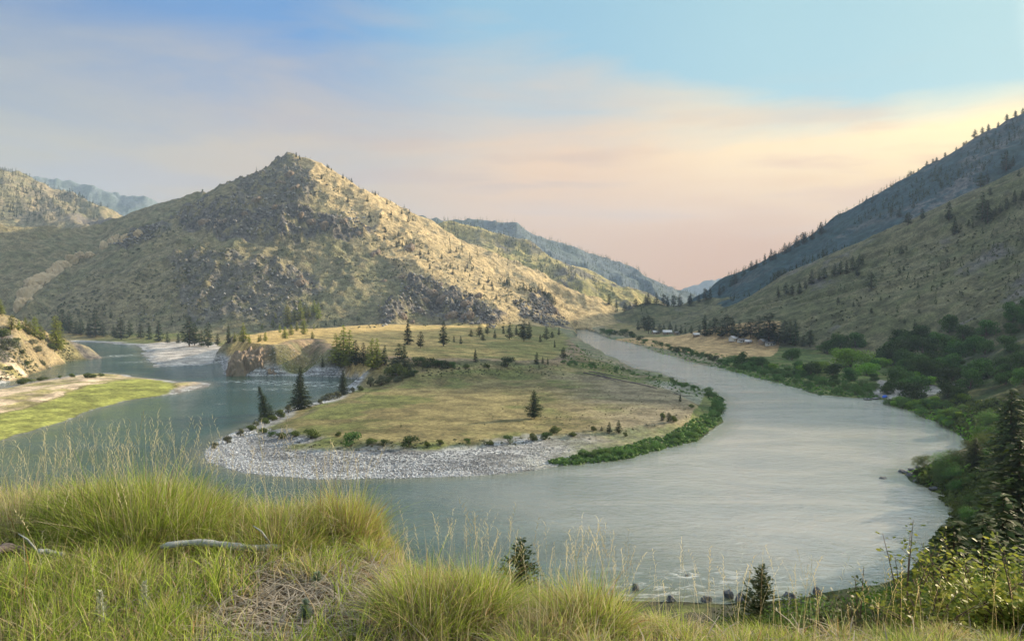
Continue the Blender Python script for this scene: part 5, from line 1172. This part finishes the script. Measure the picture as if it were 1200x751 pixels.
# smoke layer: its top lies higher on the left, a sharper bright rim on the right
edge = k.math('ADD', el, k.math('MULTIPLY', k.math('SUBTRACT', cl, .5), k.mr(azf, .4, 1, .32, .06, False)))
edge = k.math('ADD', edge, k.math('MULTIPLY', k.math('SUBTRACT', azf, .5), .05))
soft = k.mr(azf, .45, .85, .10, .022, False); thr = k.mr(azf, 0, 1, .265, .245, False)
sm = k.math('ADD', .5, k.math('DIVIDE', k.math('SUBTRACT', thr, edge), k.math('MULTIPLY', soft, 2)), None, True); c = k.mix(sm, c, haz)
lo_ = k.mr(k.math('ADD', el, k.math('MULTIPLY', k.math('SUBTRACT', cl2, .5), .12)), .20, .06); c = k.mix(k.math('MULTIPLY', lo_, .9), c, low)
band = k.math('MULTIPLY', k.mr(cl2, .47, .62), k.math('MULTIPLY', k.mr(el, .03, .09), k.mr(el, .30, .16))); c = k.mix(k.math('MULTIPLY', band, .6), c, ramp(azf, [(0, (132, 134, 142)), (.5, (156, 130, 116)), (1, (190, 142, 104))]))
# glow where the sun stands behind the mountain
sd_ = (math.sin(SUN_AZ) * math.cos(SUN_EL), math.cos(SUN_AZ) * math.cos(SUN_EL), math.sin(SUN_EL))
dt = k.n('ShaderNodeVectorMath', operation='DOT_PRODUCT'); k.l(tc, dt.inputs[0]); dt.inputs[1].default_value = sd_
gl = k.math('POWER', k.mr(dt.outputs['Value'], .905, 1.0, 0, 1, False), 1.3); c = k.mix(gl, c, (3.2, 2.5, 1.6))
k.l(c, bg.inputs[0]); bg.inputs[1].default_value = .82

sun = bpy.data.lights.new('sun', 'SUN'); sun.energy = 5.0; sun.angle = math.radians(.8); sun.color = (1.0, .81, .57); so = bpy.data.objects.new('sun', sun); COL.objects.link(so)
from mathutils import Vector
dv = Vector((math.sin(SUN_AZ) * math.cos(SUN_EL), math.cos(SUN_AZ) * math.cos(SUN_EL), math.sin(SUN_EL))); so.rotation_euler = dv.to_track_quat('Z', 'Y').to_euler()
hx, hy0, hy1, z0, z1 = 7600, -7600, 7600, -6, float(GZ.max()) + 30
V = [(-hx,hy0,z0),(hx,hy0,z0),(hx,hy1,z0),(-hx,hy1,z0),(-hx,hy0,z1),(hx,hy0,z1),(hx,hy1,z1),(-hx,hy1,z1)]
mh = bpy.data.materials.new('haze'); mh.use_nodes = True; mh.node_tree.nodes.clear(); ho = mh.node_tree.nodes.new('ShaderNodeOutputMaterial'); pv = mh.node_tree.nodes.new('ShaderNodeVolumePrincipled')
pv.inputs['Color'].default_value = (.50, .68, .94, 1); pv.inputs['Density'].default_value = .95e-4; pv.inputs['Anisotropy'].default_value = .1; mh.node_tree.links.new(pv.outputs[0], ho.inputs['Volume'])
hz_o = mobj('haze', npmesh('haze', V, np.array([[0,3,2,1],[4,5,6,7],[0,1,5,4],[1,2,6,5],[2,3,7,6],[3,0,4,7]]), mh)); tag(hz_o, 'thin smoky summer air', kind='stuff')
cam = bpy.data.cameras.new('camera'); cam.lens_unit = 'MILLIMETERS'; cam.sensor_width = 36; cam.sensor_fit = 'HORIZONTAL'; cam.lens = FPX / 1200 * 36; cam.clip_start = .1; cam.clip_end = 30000
cob = bpy.data.objects.new('camera', cam); COL.objects.link(cob); cob.location = (0, 0, EYE); cob.rotation_euler = (PI / 2 - PITCH, 0, 0); scene.camera = cob
scene.render.engine = 'CYCLES'; cy_ = scene.cycles
cy_.max_bounces = 6; cy_.diffuse_bounces = 2; cy_.glossy_bounces = 2; cy_.transmission_bounces = 2; cy_.transparent_max_bounces = 4; cy_.volume_bounces = 0
cy_.use_denoising = True; cy_.use_adaptive_sampling = True; cy_.adaptive_threshold = .02
try: cy_.denoiser = 'OPENIMAGEDENOISE'; cy_.denoising_prefilter = 'ACCURATE'
except Exception: pass
cy_.sample_clamp_indirect = 4; cy_.caustics_reflective = False; cy_.caustics_refractive = False
vs_ = scene.view_settings; vs_.view_transform = 'Standard'; vs_.look = 'None'; vs_.exposure = 1.2; vs_.gamma = 1; vs_.use_curve_mapping = False
print('objects', len(scene.objects), 'faces', sum(len(o.data.polygons) for o in scene.objects if o.type == 'MESH'))
